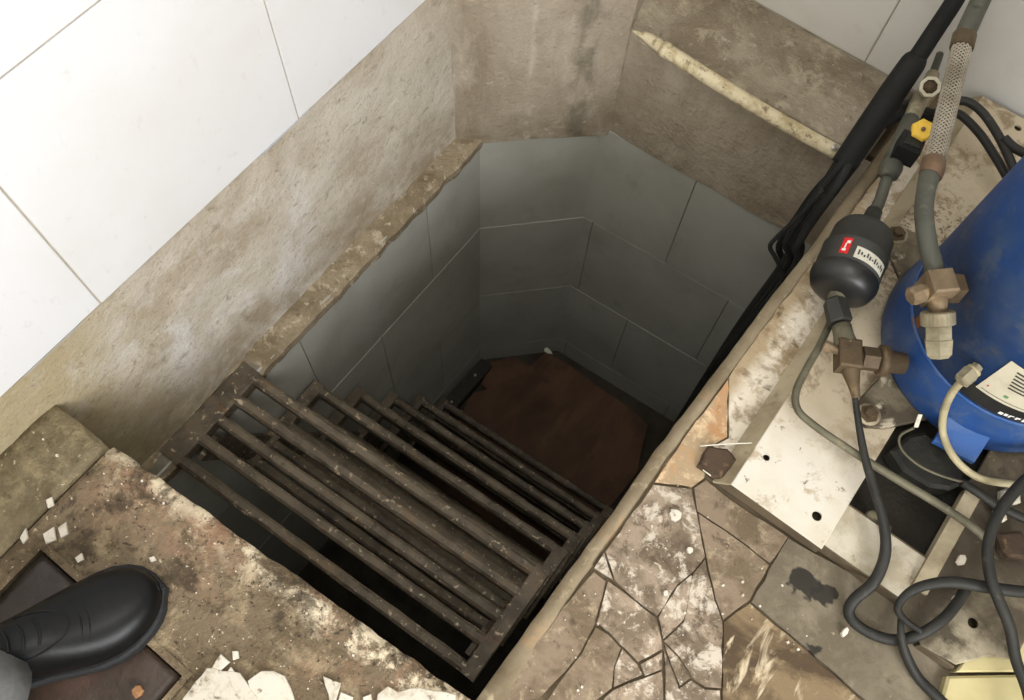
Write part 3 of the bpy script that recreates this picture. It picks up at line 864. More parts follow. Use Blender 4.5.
# ------------------------------------------------------------------ black insulated pipe and cable bundle dropping into the pit
pi = empty('insulated_pipe', (-.07, 1.4, .1), 'thick black insulated pipe running down the back wall into the pit', 'pipe')
thin = [at_y(966, -22, 1.54), at_y(955, 0, 1.50), at_y(934, 32, 1.47), at_y(917, 58, 1.44)]
MB().tube(thin, [.0165, .0165, .017, .018], 14).build('upper_sleeve', 'black_rubber', pi)
thick = [at_y(918, 55, 1.44), at_y(913, 63, 1.43), at_y(893, 92, 1.385), at_y(866, 132, 1.32), at_y(843, 166, 1.26)]
MB().tube(thick, [.017, .024, .0255, .026, .025], 16).build('lower_sleeve', 'black_rubber', pi)
cb = [at_y(850, 158, 1.275), at_y(832, 184, 1.235), at_y(812, 212, 1.20), at_y(796, 238, 1.18), at_y(790, 262, 1.17), Vector((-.062, 1.17, -.6)), Vector((-.06, 1.1, -1.2))]
MB().tube(cb, [.024, .021, .020, .019, .019, .019, .019], 14).build('tail', 'black_rubber', pi)
off = [(-9, 3, 1.24), (8, 4, 1.10), (-2, 0, 1.13)]
for j, (dx, dy, yy) in enumerate(off):
    q = [at_y(846 + dx * .4, 160 + dy, yy + .06), at_y(826 + dx, 186 + dy, yy + .02), at_y(806 + dx, 214 + dy, yy), at_y(788 + dx, 243 + dy, yy - .02),
         at_y(785 + dx * .4, 272 + dy, yy - .02), Vector((-.07, yy - .02, -.7))]
    c_ = MB().tube(q, .0075, 10).build('black_cable', 'black_rubber')
    tag(c_, ('black cable on the pit side of the insulated pipe', 'black cable between the insulated pipe and the floor lip',
             'black cable lying on top of the insulated pipe tail')[j], 'cable', 'cables dropping into the pit')
q = [at_y(822, 190, 1.10), at_y(799, 216, 1.08), at_y(776, 238, 1.06), at_y(770, 247, 1.06), at_y(775, 257, 1.06), at_y(781, 270, 1.06), at_y(783, 290, 1.06)]
tag(MB().tube(q, .0045, 10).build('cable_loop', 'black_rubber'), 'thin black cable looping out over the pit opening', 'cable')

# ------------------------------------------------------------------ base frame of the compressor
fz = .036
bf = empty('base_frame', (.3, 1.0, 0), 'dirty white steel base frame under the blue compressor', 'frame')


def plate_with_holes(name, poly, z0, z1, holes, m, parent):
    o = MB().prism(poly, z0, z1, .0015).build(name, m)
    cu = MB()
    for (hx, hy, hr) in holes: cu.lathe([(-.05, hr), (.05, hr)], (hx, hy, (z0 + z1) / 2), Z, 16, False)
    co = cu.build('cutter', m)
    md = o.modifiers.new('b', 'BOOLEAN'); md.operation = 'DIFFERENCE'; md.object = co; md.solver = 'EXACT'
    dg = bpy.context.evaluated_depsgraph_get(); dg.update()
    me = bpy.data.meshes.new_from_object(o.evaluated_get(dg))
    o.modifiers.clear(); o.data = me; bpy.data.objects.remove(co)
    o.parent = parent; o.matrix_parent_inverse = Matrix.Translation(parent.location).inverted()
    return o


a, b, c, d = at(731, 484, fz), at(822, 549, fz), at(866, 470, fz), at(985, 92, fz)
xr0 = (a.x + at(892, 243, fz).x) / 2
rail = [(a.x, a.y), (b.x, b.y), (b.x - .004, 1.588), (d.x, 1.588)]
hl = [at(766.5, 457.5, fz), at(817, 516, fz), at(991, 96, fz), at(1018, 128, fz)]
rl = plate_with_holes('rail', rail, fz - .004, fz, [(h.x, h.y, r_) for h, r_ in zip(hl, (.006, .0085, .004, .0075))], 'frame_white', bf)
mb = MB()
mb.add([(a.x, a.y, fz - .001), (d.x, 1.588, fz - .001), (d.x - .026, 1.588, .006), (a.x - .026, a.y - .004, .006),
        (a.x + .003, a.y, fz - .004), (d.x + .003, 1.588, fz - .004), (d.x - .023, 1.588, .002), (a.x - .023, a.y - .004, .002)],
       [(0, 1, 2, 3), (7, 6, 5, 4), (0, 3, 7, 4), (1, 5, 6, 2), (3, 2, 6, 7)])
mb.build('side_flange', 'frame_side', rl)
mb = MB(); dd = (b - a).normalized()
mb.add([(a.x - .024, a.y - .003, .004), (b.x, b.y, .004), (b.x, b.y, fz - .002), (a.x, a.y, fz - .002),
        (a.x - .024, a.y + .001, .004), (b.x, b.y + .004, .004), (b.x, b.y + .004, fz - .002), (a.x, a.y + .004, fz - .002)],
       [(0, 1, 2, 3), (7, 6, 5, 4), (0, 4, 5, 1), (1, 5, 6, 2), (0, 3, 7, 4)])
mb.build('front_flange', 'frame_dark', rl)
mb = MB().box((b.x - .004, b.y + .001, .004), (b.x - .001, 1.588, fz - .004)); mb.build('inner_flange', 'frame_side', rl)
# cross member
cx0, cx1, cy0, cy1, cz = b.x - .002, .4135, .572, .655, .034
cm = MB().box((cx0, cy0, cz - .004), (cx1, cy1, cz)).build('cross_member', 'frame_cross', bf)
MB().box((cx0, cy0 - .003, .004), (cx1, cy0, cz)).build('front_flange', 'frame_dark', cm)
MB().box((cx0, cy1, .004), (cx1, cy1 + .003, cz)).build('rear_flange', 'frame_dark', cm)
# second rail: a channel, its near flange turned up
h2 = at(973, 623, .034)
rail2 = [(.418, .560), (.470, .528), (.528, .535), (.560, .575), (.600, .60), (.600, 1.588), (.418, 1.588)]
r2_ = plate_with_holes('channel_rail', rail2, .030, .034, [(h2.x, h2.y, .0085)], 'frame_dirty', bf)
MB().box((.414, .600, .02), (.440, .80, .042)).build('raised_flange', 'frame_side', r2_)
MB().box((.470, .528, .005), (.528, .532, .030)).build('front_flange', 'frame_dark', r2_)
MB().box((.596, .76, .005), (.600, 1.588, .030)).build('outer_flange', 'frame_dark', r2_)

# ------------------------------------------------------------------ the blue compressor
CX, CY, CR = .331, 1.056, .184
cp = empty('compressor', (CX, CY, fz), 'blue cylindrical refrigeration compressor standing on the white base frame', 'compressor')
body = MB().lathe([(.155, CR), (.50, CR), (.53, CR - .003), (.56, CR - .02), (.59, CR - .06), (.61, CR - .11), (.62, .03), (.621, .0)],
                  (CX, CY, 0), Z, 64).build('shell', 'blue', cp)
MB().lathe([(fz + .0015, .165), (fz + .0025, .180), (fz + .008, .191), (fz + .025, .1955), (.10, .1945), (.135, .190), (.150, CR + .001), (.156, CR)], (CX, CY, 0), Z, 64).build('bottom_cap', 'blue', cp)
MB().lathe([(.148, CR - .001), (.151, CR + .0016), (.157, CR + .002), (.160, CR - .001)], (CX, CY, 0), Z, 64).build('weld_seam', 'blue_worn', cp)
MB().lathe([(.498, CR - .001), (.503, CR + .002), (.510, CR + .002), (.515, CR - .001)], (CX, CY, 0), Z, 64).build('weld_seam', 'blue_worn', cp)


def cyl_patch(a0, a1, z0, z1, r, nx=14, corner=None):
    mb = MB()
    mb.grid(lambda u, v: Vector((CX + r * math.cos(a0 + (a1 - a0) * u), CY + r * math.sin(a0 + (a1 - a0) * u), z0 + (z1 - z0) * v)), nx, 1)
    return mb


al, zl = at_cyl(976, 386, CX, CY, CR)
a2, zl2 = at_cyl(1020, 362, CX, CY, CR)
a3, zl3 = at_cyl(957, 401, CX, CY, CR)
lb = cyl_patch(al - .12, al + .95, .166, zl + .004, CR + .0008).build('black_label', 'label_black', cp)
lc = cyl_patch(al, al + .78, zl, zl + .105, CR + .0014).build('cream_label', 'label_cream', cp)
for j in range(6):
    w_ = (.34, .5, .44, .5, .36, .46)[j]
    z0_ = zl + .088 - j * .0088
    cyl_patch(al + .10 + .012 * j, al + .10 + w_, z0_, z0_ + .0042, CR + .0018, 10).build('print_line', 'ink', lc)
cyl_patch(al + .03, al + .72, zl + .007, zl + .0085, CR + .0018, 10).build('print_line', 'ink', lc)
cyl_patch(al + .045, al + .06, zl + .020, zl + .024, CR + .0018, 2).build('red_mark', 'red', lc)
cyl_patch(al + .20, al + .235, zl + .018, zl + .025, CR + .0018, 2).build('green_mark', 'green_mark', lc)
for j, (u0, u1, q0, q1) in enumerate([(.30, .335, .0, .008), (.345, .375, .001, .009), (.385, .40, .0, .009), (.385, .425, .006, .009), (.44, .46, .001, .009), (.45, .48, .004, .009), (.50, .53, .0, .009)]):
    cyl_patch(al + u0, al + u1, .170 + q0, .170 + q1, CR + .0014, 3).build('print_mark', 'white_mark', lb)
# rusty run where the suction pipe weeps
ra, rz = at_cyl(908, 332, CX, CY, CR + .001)
cyl_patch(ra - .05, ra + .05, .165, .20, CR + .0012, 6).build('rust_patch', 'seam_rust', cp)
# feet
for j, ang in enumerate((245, 335, 65, 155)):
    u = Vector((math.cos(math.radians(ang)), math.sin(math.radians(ang)), 0)); v = Vector((-u.y, u.x, 0))
    c0 = Vector((CX, CY, 0))
    poly = [c0 + u * .12 - v * .07, c0 + u * .255 - v * .034, c0 + u * .285 - v * .016, c0 + u * .285 + v * .016, c0 + u * .255 + v * .034, c0 + u * .12 + v * .07]
    ft = MB().prism([(p.x, p.y) for p in poly], fz + .0006, fz + .011, .002).build('foot', 'frame_dirty', cp)
    bp_ = c0 + u * .268 + Vector((0, 0, fz + .011))
    MB().lathe([(0, .017), (.003, .017), (.0031, .010), (.012, .010), (.0125, .008)], bp_, Z, 6, False).build('bolt', 'brass_dark', ft)
    MB().lathe([(0, .021), (.002, .021)], bp_ - Vector((0, 0, .001)), Z, 18).build('washer', 'frame_side', ft)
# turned blue bracket and black rubber wrap under it
c0 = at(938, 440, .075); c1 = at(972, 458, .075)
u = (c1 - c0).normalized(); v = Vector((-u.y, u.x, 0))
mid = (c0 + c1) / 2
br = MB().obox(mid + v * .02 + Vector((0, 0, .012)), u * .036, v * .026 - Vector((0, 0, -.016)), Vector((0, 0, .005)), .15).build('bracket', 'blue_worn', cp)
rb = ragged(pxpoly([(893, 449), (912, 433), (928, 430), (966, 462), (963, 484), (950, 490), (930, 487), (905, 470)], .05), .03, .002, 2)
rp = tag(MB().prism(rb, .008, .048, .006, (.1, -.05)).build('rubber_wrap', 'rubber'), 'crumpled black rubber wrap under the blue compressor', 'rubber pad')
wp = [at(914, 428, .085), at(900, 436, .080), at(902, 450, .074), at(920, 466, .070), at(945, 477, .068), at(968, 482, .066), at(974, 475, .062)]
tag(MB().tube(wp, .0022, 8).build('wire_clip', 'grey_tube'), 'thin grey wire looped across the black rubber wrap', 'wire')
MB().obox(at(918, 421, .085), (.003, .002, 0), (-.003, .010, .004), (0, 0, .0015)).build('clip_tab', 'sticker', cp)

# ------------------------------------------------------------------ suction valve on the shell (brass)
zv = .335
sv = at(937, 287, zv)
sa = math.atan2(sv.y - CY, sv.x - CX)
ndir = (Vector((CX, CY, zv)) - sv); ndir.z = 0; ndir.normalize()
tdir = Vector((-ndir.y, ndir.x, 0))
vlv = MB()
vlv.obox(sv, tdir * .019, ndir * .019, Vector((0, 0, .026)), .15)
vo = empty('suction_valve', sv - Vector((0, 0, .03)), 'tarnished brass service valve on the side of the blue compressor', 'valve')
vlv.build('valve_body', 'brass', vo)
# picture-plane directions at the valve: nut towards the shell, cap hanging below, small port on the other side
nut = at(966, 288, zv - .03); cap = at(938, 330, zv - .035); capend = at(939, 358, zv - .055); port = at(908, 298, zv)
MB().lathe([(0, .014), (.014, .014), (.014, .025), (.040, .025), (.043, .020)], sv, nut - sv, 6, False).build('union_nut', 'brass_dark', vo)
MB().tube([nut, nut + (nut - sv).normalized() * .03], .017, 16).build('union_collar', 'dull_pipe', vo)
ax = (capend - sv).normalized(); L = (capend - sv).length
MB().lathe([(.01, .016), (.030, .014), (.038, .013)], sv, ax, 12).build('valve_neck', 'brass', vo)
MB().lathe([(.036, .022), (.038, .0245), (.056, .0245), (.058, .021)], sv, ax, 28, False).build('knurled_cap', 'brass_pale', vo)
MB().lathe([(.058, .020), (.078, .020), (.079, .0215), (L - .006, .0195), (L, .014)], sv, ax, 6, False).build('hex_cap', 'brass_pale', vo)
MB().lathe([(0, .011), (.026, .011), (.026, .0145), (.044, .0145), (.047, .011)], sv, port - sv, 8, False).build('port_cap', 'brass', vo)

# suction line: dull pipe, steel braid, collar, dull pipe into the wall
sl = empty('suction_line', (.08, 1.15, .3), 'braided steel hose joined to dull pipe above the filter drier', 'hose')
lower = [sv + Vector((0, 0, .0)), at(934, 268, .345), at(928, 245, .35), at(924, 215, .352), at(926, 190, .352), at(931, 172, .352)]
MB().tube(lower, [.0145, .0140, .0138, .0138, .0142, .0165], 16).build('lower_pipe', 'dull_pipe', sl)
hA, hB = at(932, 171, .353), at(962, 46, .372)
MB().tube([at(930, 176, .352), hA, at(934, 160, .354)], [.0175, .0185, .0175], 16).build('ferrule', 'copper', sl)
MB().tube([hA, hB], .0144, 16, spline=False).build('hose_core', 'braid_core', sl)
# woven strands, two hands of helix
mb = MB()
axis = (hB - hA); L = axis.length; axis.normalize(); u = axis.orthogonal().normalized(); v = axis.cross(u)
for hand in (1, -1):
    for k in range(12):
        pts = []
        NS = 60
        for i in range(NS + 1):
            t = i / NS; a_ = 2 * math.pi * (k / 12 + hand * t * L / .085)
            rr = .0148 + .0006 * math.sin(a_ * 6 + hand)
            pts.append(hA + axis * (L * t) + (u * math.cos(a_) + v * math.sin(a_)) * rr)
        mb.tube(pts, .0012, 4, spline=False)
br_ = mb.build('braid', 'braid', sl); br_['kind'] = 'stuff'
MB().lathe([(0, .0175), (.002, .0188), (.028, .0188), (.034, .015)], hB - axis * .006, axis, 18).build('collar', 'brass_dark', sl)
up = [hB + axis * .02, at(966, 32, .378), at(975, 12, .384), at(984, -6, .39), at_y(1004, -46, 1.60)]
MB().tube(up, [.0145, .016, .0158, .0155, .0155], 16).build('upper_pipe', 'dull_pipe', sl)

# ------------------------------------------------------------------ filter drier
zd = .115
d0, d1 = at(836.5, 297, zd), at(871, 219, zd + .004)
dax = (d1 - d0).normalized(); DL = (d1 - d0).length
fd = empty('filter_drier', (d0 + d1) / 2 - Vector((0, 0, .06)), 'black canister filter drier with red and white stickers', 'filter drier')
DR = .0575
MB().lathe([(.034, DR), (DL * .50, DR), (DL * .51, DR + .001), (DL * .53, DR + .001), (DL * .55, DR - .003), (DL * .76, DR - .004), (DL * .83, DR - .009), (DL * .87, DR - .020), (DL * .89, .020), (DL * .90, .018)],
           d0, dax, 40, ref=Z).build('canister', 'drier_top', fd)
MB().lathe([(.002, .014), (.004, .030), (.009, .044), (.016, .053), (.026, DR - .0005), (.032, DR + .0018), (.042, DR + .0018), (.044, DR)], d0, dax, 40, ref=Z).build('end_cap', 'drier_end', fd)
dv = Vector((0, 0, 1)); dv = (dv - dax * dv.dot(dax)).normalized(); dw = dax.cross(dv)


def dpatch(s0, s1, a0, a1, r=DR + .0012, n=10):
    return MB().grid(lambda q, w_: d0 + dax * (s0 + (s1 - s0) * w_) + (dv * math.cos(a0 + (a1 - a0) * q) + dw * math.sin(a0 + (a1 - a0) * q)) * r, n, 1)


# angle 0 is the top of the canister, positive towards the pit
dpatch(.052, .086, -.62, -.36).build('red_sticker', 'red', fd)
for s0, s1, b0, b1 in ((.057, .062, -.56, -.45), (.062, .074, -.52, -.48), (.074, .080, -.50, -.40)):
    dpatch(s0, s1, b0, b1, DR + .0018, 4).build('sticker_mark', 'white_mark', fd)
ws = dpatch(.050, .074, -.18, .96).build('white_sticker', 'sticker', fd)
for j in range(11):
    a0 = -.10 + j * .092
    dpatch(.057 + .002 * (j % 2), .068 - .003 * (j % 3), a0, a0 + .05, DR + .0018, 3).build('print_mark', 'ink', ws)
# drier inlet: flare nut in dark sleeve down to the discharge valve
dn0 = at(834, 300, zd); dn1 = at(843, 333, zd + .004)
MB().lathe([(-.012, .014), (.004, .016)], d0, dax, 10, False).build('inlet_stub', 'grey_tube', fd)
nax = (dn1 - dn0).normalized()
MB().lathe([(0, .017), (.004, .020), (.044, .022), (.047, .020)], dn0, nax, 6, False).build('inlet_nut', 'drier_top', fd)
# outlet tube towards the solenoid valve
o1 = at(887, 178, zd + .02); o0 = d1
MB().lathe([(-.026, .020), (-.006, .020), (-.004, .016), (.020, .014)], d1, dax, 14).build('outlet_collar', 'drier_top', fd)
MB().tube([d1 + dax * .016, at(880, 200, zd + .008), o1], [.012, .0105, .0105], 12).build('outlet_tube', 'dull_pipe', fd)

# ------------------------------------------------------------------ solenoid valve and sight glass in the liquid line
zs = .14
s0, s1 = at(887, 178, zs - .005), at(912, 117, zs + .004)
sx = (s1 - s0).normalized(); sy = Vector((0, 0, 1)).cross(sx).normalized(); SL = (s1 - s0).length
so = empty('solenoid_valve', (s0 + s1) / 2 - Vector((0, 0, .03)), 'dark line valve with yellow hexagonal cap beside the insulated pipe', 'valve')
MB().lathe([(0, .012), (.006, .018), (.024, .021), (.034, .019), (.044, .016)], s0, sx, 16).build('flare_nut', 'dull_pipe', so)
MB().lathe([(.040, .019), (SL * .95, .017), (SL, .013)], s0, sx, 14).build('valve_body', 'dull_pipe', so)
cb_ = at(908, 148, zs + .03)
MB().obox(cb_, sx * .020, sy * .021, Vector((0, 0, .022)), .15).build('coil_box', 'black_rubber', so)
MB().obox(cb_ + Vector((0, 0, .023)), sx * .013, sy * .014, Vector((0, 0, .002)), .2).build('coil_plate', 'label_black', so)
yc = at(922, 131, zs + .06)
yax = Vector((.0, -.45, .9)).normalized()
MB().lathe([(-.04, .012), (-.010, .012), (-.008, .0205), (.008, .0205), (.011, .017)], yc, yax, 6, False, ref=X).build('yellow_cap', 'yellow', so)
MB().lathe([(0, .004), (.003, .004), (.0035, .002)], yc + yax * .011, yax, 8).build('cap_screw', 'copper', so)
sg = at(930, 87, zs + .05)
so2 = empty('sight_glass', sg - Vector((0, 0, .06)), 'pale ringed sight glass at the end of the liquid line', 'sight glass')
gax = Vector((.05, -.55, .85)).normalized()
MB().lathe([(-.05, .011), (-.02, .013), (-.012, .0185), (-.006, .0185), (-.004, .0195), (.004, .0195), (.004, .0135), (.0015, .0130), (.0015, .0)], sg, gax, 8, False).build('ring', 'label_cream', so2)
MB().lathe([(0, .0132), (.0012, .0132)], sg + gax * .0012, gax, 16).build('lens', 'brass_dark', so2)
MB().tube([s1 - sx * .01, at(918, 104, zs + .005), at(926, 90, zs + .004), at(933, 74, zs + .003)], [.014, .016, .014, .012], 12).build('brass_body', 'brass_pale', so2)
MB().tube([at(931, 78, zs + .003), at(935, 68, zs + .003), at(940, 54, zs + .003)], [.008, .0075, .007], 10).build('outlet_stub', 'dull_pipe', so2)

# ------------------------------------------------------------------ discharge valve beside the compressor
zq = .125
dvp = at(848, 356, zq)
dvo = empty('discharge_valve', dvp - Vector((0, 0, .03)), 'brown brass service valve below the filter drier', 'valve')
bx = (at(885, 361, zq) - dvp); bx.z = 0; bx.normalize(); by = Vector((-bx.y, bx.x, 0))
down = (at(855, 392, zq - .01) - dvp).normalized()
MB().obox(dvp, bx * .019, by * .026, Vector((0, 0, .018)), .15).build('valve_body', 'brass_dark', dvo)
MB().lathe([(-.03, .017), (-.012, .017), (.004, .020), (.012, .021)], dvp + (dn1 - dvp) * .62, (dvp - dn1), 14).build('upper_collar', 'grey_tube', dvo)
MB().lathe([(.016, .014), (.022, .014), (.022, .021), (.048, .021), (.050, .019)], dvp, bx, 6, False).build('union_nut', 'brass_dark', dvo)
MB().lathe([(.050, .022), (.053, .027), (.064, .027), (.066, .020), (.095, .018)], dvp, bx, 18).build('flange', 'brass_dark', dvo)
MB().lathe([(.018, .018), (.026, .016), (.050, .010), (.072, .007)], dvp, down, 12).build('taper', 'brass_dark', dvo)
pt = at(824, 345, zq)
MB().lathe([(.016, .007), (.030, .007), (.030, .0095), ((pt - dvp).length, .0095)], dvp, pt - dvp, 8, False).build('port_cap', 'brass', dvo)

# ------------------------------------------------------------------ tubes and cables
def run(name, pts, r, m, label, cat, group=None, seg=10):
    if m == 'cable': r = [.86 * q for q in r] if isinstance(r, list) else .86 * r
    return tag(MB().tube([at(x, y, z) for x, y, z in pts], r, seg).build(name, m), label, cat, group)


run('grey_tube', [(833, 314, .070), (829, 325, .076), (820, 345, .084), (806, 370, .086), (796, 392, .085), (798, 410, .082), (815, 426, .08), (850, 450, .078), (895, 478, .075), (940, 505, .072), (978, 531, .068), (990, 545, .06)],
    [.0066] * 8 + [.0072] * 4, 'grey_tube', 'thin grey green tube bent over the white rail and dark opening', 'tube')
run('black_hose', [(853, 386, .118), (856, 405, .105), (860, 432, .10), (866, 462, .095), (876, 495, .09), (884, 525, .08), (885, 555, .065), (874, 582, .05), (856, 598, .03), (849, 610, .02), (854, 622, .016), (872, 634, .015), (895, 640, .022), (918, 635, .045), (940, 622, .055), (955, 606, .053), (968, 585, .048)],
    [.0055, .006, .007, .008, .0085, .0095, .0105, .011, .011, .0105, .0105, .0105, .0105, .0105, .0105, .010, .010], 'cable', 'dark hose hanging from the discharge valve and curling onto the grey slab', 'hose')
run('dark_cable', [(1230, 560, .012), (1130, 588, .055), (1070, 594, .074), (1024, 592, .078), (985, 587, .078), (950, 582, .078), (920, 587, .076), (903, 598, .072), (898, 610, .070), (905, 620, .071), (922, 632, .075)],
    [.011, .011, .011, .0115, .0115, .011, .0095, .0075, .007, .006, .005], 'cable', 'dark cable bending tightly across the end of the channel rail', 'cable')
run('dark_cable', [(901, 618, .052), (901, 634, .050), (905, 652, .036), (917, 676, .018), (934, 694, .017), (955, 712, .017)],
    [.006, .007, .009, .0095, .010, .010], 'cable', 'dark cable dropping from the channel rail across the grey slab', 'cable')
run('thick_cable', [(1180, 430, .06), (1090, 445, .11), (1040, 470, .118), (1016, 490, .116), (998, 515, .114), (988, 545, .112), (990, 575, .110), (1000, 603, .106), (1010, 628, .095), (1016, 660, .08), (1030, 700, .075), (1040, 770, .068), (1030, 850, .012)],
    [.011] * 4 + [.0105] * 5 + [.010, .0105, .011, .011], 'cable', 'thick dark cable arching down past the cream box', 'cable')
def zoff(px, py, extra):
    return at_cyl(px, py, CX, CY, CR + extra)[1]


run('cream_hose', [(962, 381, zoff(962, 381, .03)), (952, 393, zoff(952, 393, .034)), (944, 412, zoff(944, 412, .036)), (943, 433, zoff(943, 433, .04)), (953, 456, .098), (972, 474, .092), (995, 482, .086), (1040, 484, .082), (1100, 470, .076), (1160, 440, .05)],
    [.0062] * 10, 'cream_tube', 'cream tube curving down from the fitting on the blue shell', 'tube')
cf = at(966, 377, zoff(966, 377, .026))
ca, cz_ = at_cyl(972, 372, CX, CY, CR)
cax = Vector((CX - cf.x, CY - cf.y, 0)).normalized()
fo = empty('hose_fitting', cf - Vector((0, 0, .02)), 'pale hexagonal fitting on the blue shell above the seam', 'fitting')
MB().lathe([(-.012, .008), (-.010, .013), (.010, .014), (.012, .010), (.026, .009)], cf, cax + Vector((0, 0, .15)), 6, False).build('hex_nut', 'brass_pale', fo)
MB().lathe([(.012, .012), (.018, .012)], cf, cax + Vector((0, 0, .15)), 12).build('fitting_collar', 'cream_tube', fo)
run('dark_tube', [(962, 482, .066), (980, 494, .064), (1000, 507, .062), (1040, 525, .060), (1110, 550, .05), (1180, 560, .012)], .009, 'cable', 'short dark tube passing under the cream hose', 'tube')
# cables at the back corner
run('dark_cable', [(948, 104, .17), (965, 101, .18), (982, 112, .18), (998, 135, .175), (1010, 160, .17), (1022, 190, .16), (1040, 230, .15)], .0095, 'cable',
    'black cable of the pair over the white rail, nearer the back wall', 'cable', 'cables behind the braided hose')
run('dark_cable', [(950, 112, .135), (962, 116, .142), (980, 134, .142), (996, 158, .138), (1010, 182, .132), (1030, 215, .118)], .0095, 'cable',
    'black cable of the pair over the white rail, nearer the compressor', 'cable', 'cables behind the braided hose')
run('dark_cable', [(1004, 138, .18), (1012, 146, .18), (1024, 153, .18), (1050, 165, .18)], .010, 'cable',
    'short black cable branching off over the back end of the rail', 'cable')
run('dark_cable', [(880, 130, .06), (893, 113, .07), (906, 103, .08), (920, 108, .09), (935, 112, .1), (950, 108, .12)], .007, 'cable',
    'black cable bunched between insulated pipe and sight glass', 'cable')
run('dark_cable', [(884, 126, .022), (897, 118, .036), (908, 113, .046), (922, 117, .058), (940, 118, .085)], .008, 'black_rubber',
    'glossy black cable tucked behind the yellow capped valve', 'cable')
# copper stub in the opening
p = at(881, 541, .02); q = at(888, 527, .055)
tag(MB().tube([p, q], .006, 10).build('copper_stub', 'copper'), 'short copper stub sticking up in the dark opening', 'pipe')
tag(MB().lathe([(0, .009), (.004, .012), (.014, .011), (.018, .005)], at(869, 518, .01), (.2, .1, 1), 9).build('pale_pebble', 'brass_pale'), 'pale pebble beside the copper stub in the opening', 'stone')

# ------------------------------------------------------------------ cream box in the corner of the frame
bxp = pxpoly([(944, 700), (958, 668), (985, 612), (1060, 600), (1080, 720), (950, 745)], .03)
cbx = empty('cream_box', (bxp[0][0], bxp[0][1], 0), 'pale yellow plastic box under the dark cables', 'box')
MB().prism(pxpoly([(948, 676), (1100, 673), (1110, 760), (925, 760)], .022), -.004, .022, .004).build('box_base', 'cream_box', cbx)
MB().prism(pxpoly([(956, 672), (986, 628), (1090, 618), (1100, 671)], .026), -.004, .0265, .003).build('box_lid', 'cream_box', cbx)
# rubble wedged behind the channel rail
for j, (x, y, s_, m, lab) in enumerate([(1012, 545, .030, 'rust_scrap', 'rust brown lump wedged beside the thick dark cable'),
                                        (1010, 498, .020, 'flake', 'pale broken lump on the channel rail'), (1000, 515, .014, 'flake', 'small white lump on the channel rail'),
                                        (962, 560, .010, 'flake', 'white crumb on the grimy channel rail'), (958, 598, .009, 'flake', 'white crumb under the bent dark cable')]):
    c_ = at(x, y, .05); R = random.Random(j + 40)
    poly = [(c_.x + s_ * R.uniform(.6, 1.1) * math.cos(a_), c_.y + s_ * R.uniform(.6, 1.1) * math.sin(a_)) for a_ in [2 * math.pi * k / 8 for k in range(8)]]
    tag(MB().prism(poly, .044, .046 + s_ * .6, s_ * .18, (R.uniform(-.2, .2), R.uniform(-.2, .2))).build('rubble_lump', m), lab, 'rubble')

# ------------------------------------------------------------------ rusty scrap and wire by the rail
sc = ragged(pxpoly([(697, 466), (708, 446), (726, 450), (735, 462), (722, 480), (712, 478)], .01), .012, .002, 9)
tag(MB().prism(sc, .002, .018, .004, (.15, .1)).build('rust_scrap', 'rust_scrap'), 'dark rusty scrap lying by the corner of the white rail', 'scrap')
tag(MB().tube([at(700, 446, .02), at(725, 444, .024), at(752, 443, .03)], .0012, 6).build('pale_wire', 'sticker'), 'thin pale wire above the rusty scrap', 'wire')
tag(MB().tube([at(703, 470, .02), at(714, 478, .008)], .0013, 6).build('pale_wire', 'sticker'), 'short pale splinter below the rusty scrap', 'wire')

# ------------------------------------------------------------------ hatch cover in the landing
hc = empty('hatch_cover', (-.585, -.38, -.02), 'dark rusty hatch cover set into the landing under the shoe', 'hatch')
slab([(-.742, -.552), (-.428, -.552), (-.428, -.212), (-.742, -.212)], .014, .02, lambda x, y: -.006 + noise.noise(Vector((x, y, 1)) * 14) * .003).build('cover_plate', 'hatch', hc)
fr_ = MB()
for a_, b_ in (((-.756, -.564), (-.7455, -.196)), ((-.4245, -.564), (-.414, -.196)), ((-.7455, -.208), (-.4245, -.196)), ((-.7455, -.564), (-.4245, -.554))):
    fr_.box((a_[0], a_[1], -.03), (b_[0], b_[1], .0015))
fr_.build('hatch_frame', 'floor', hc)

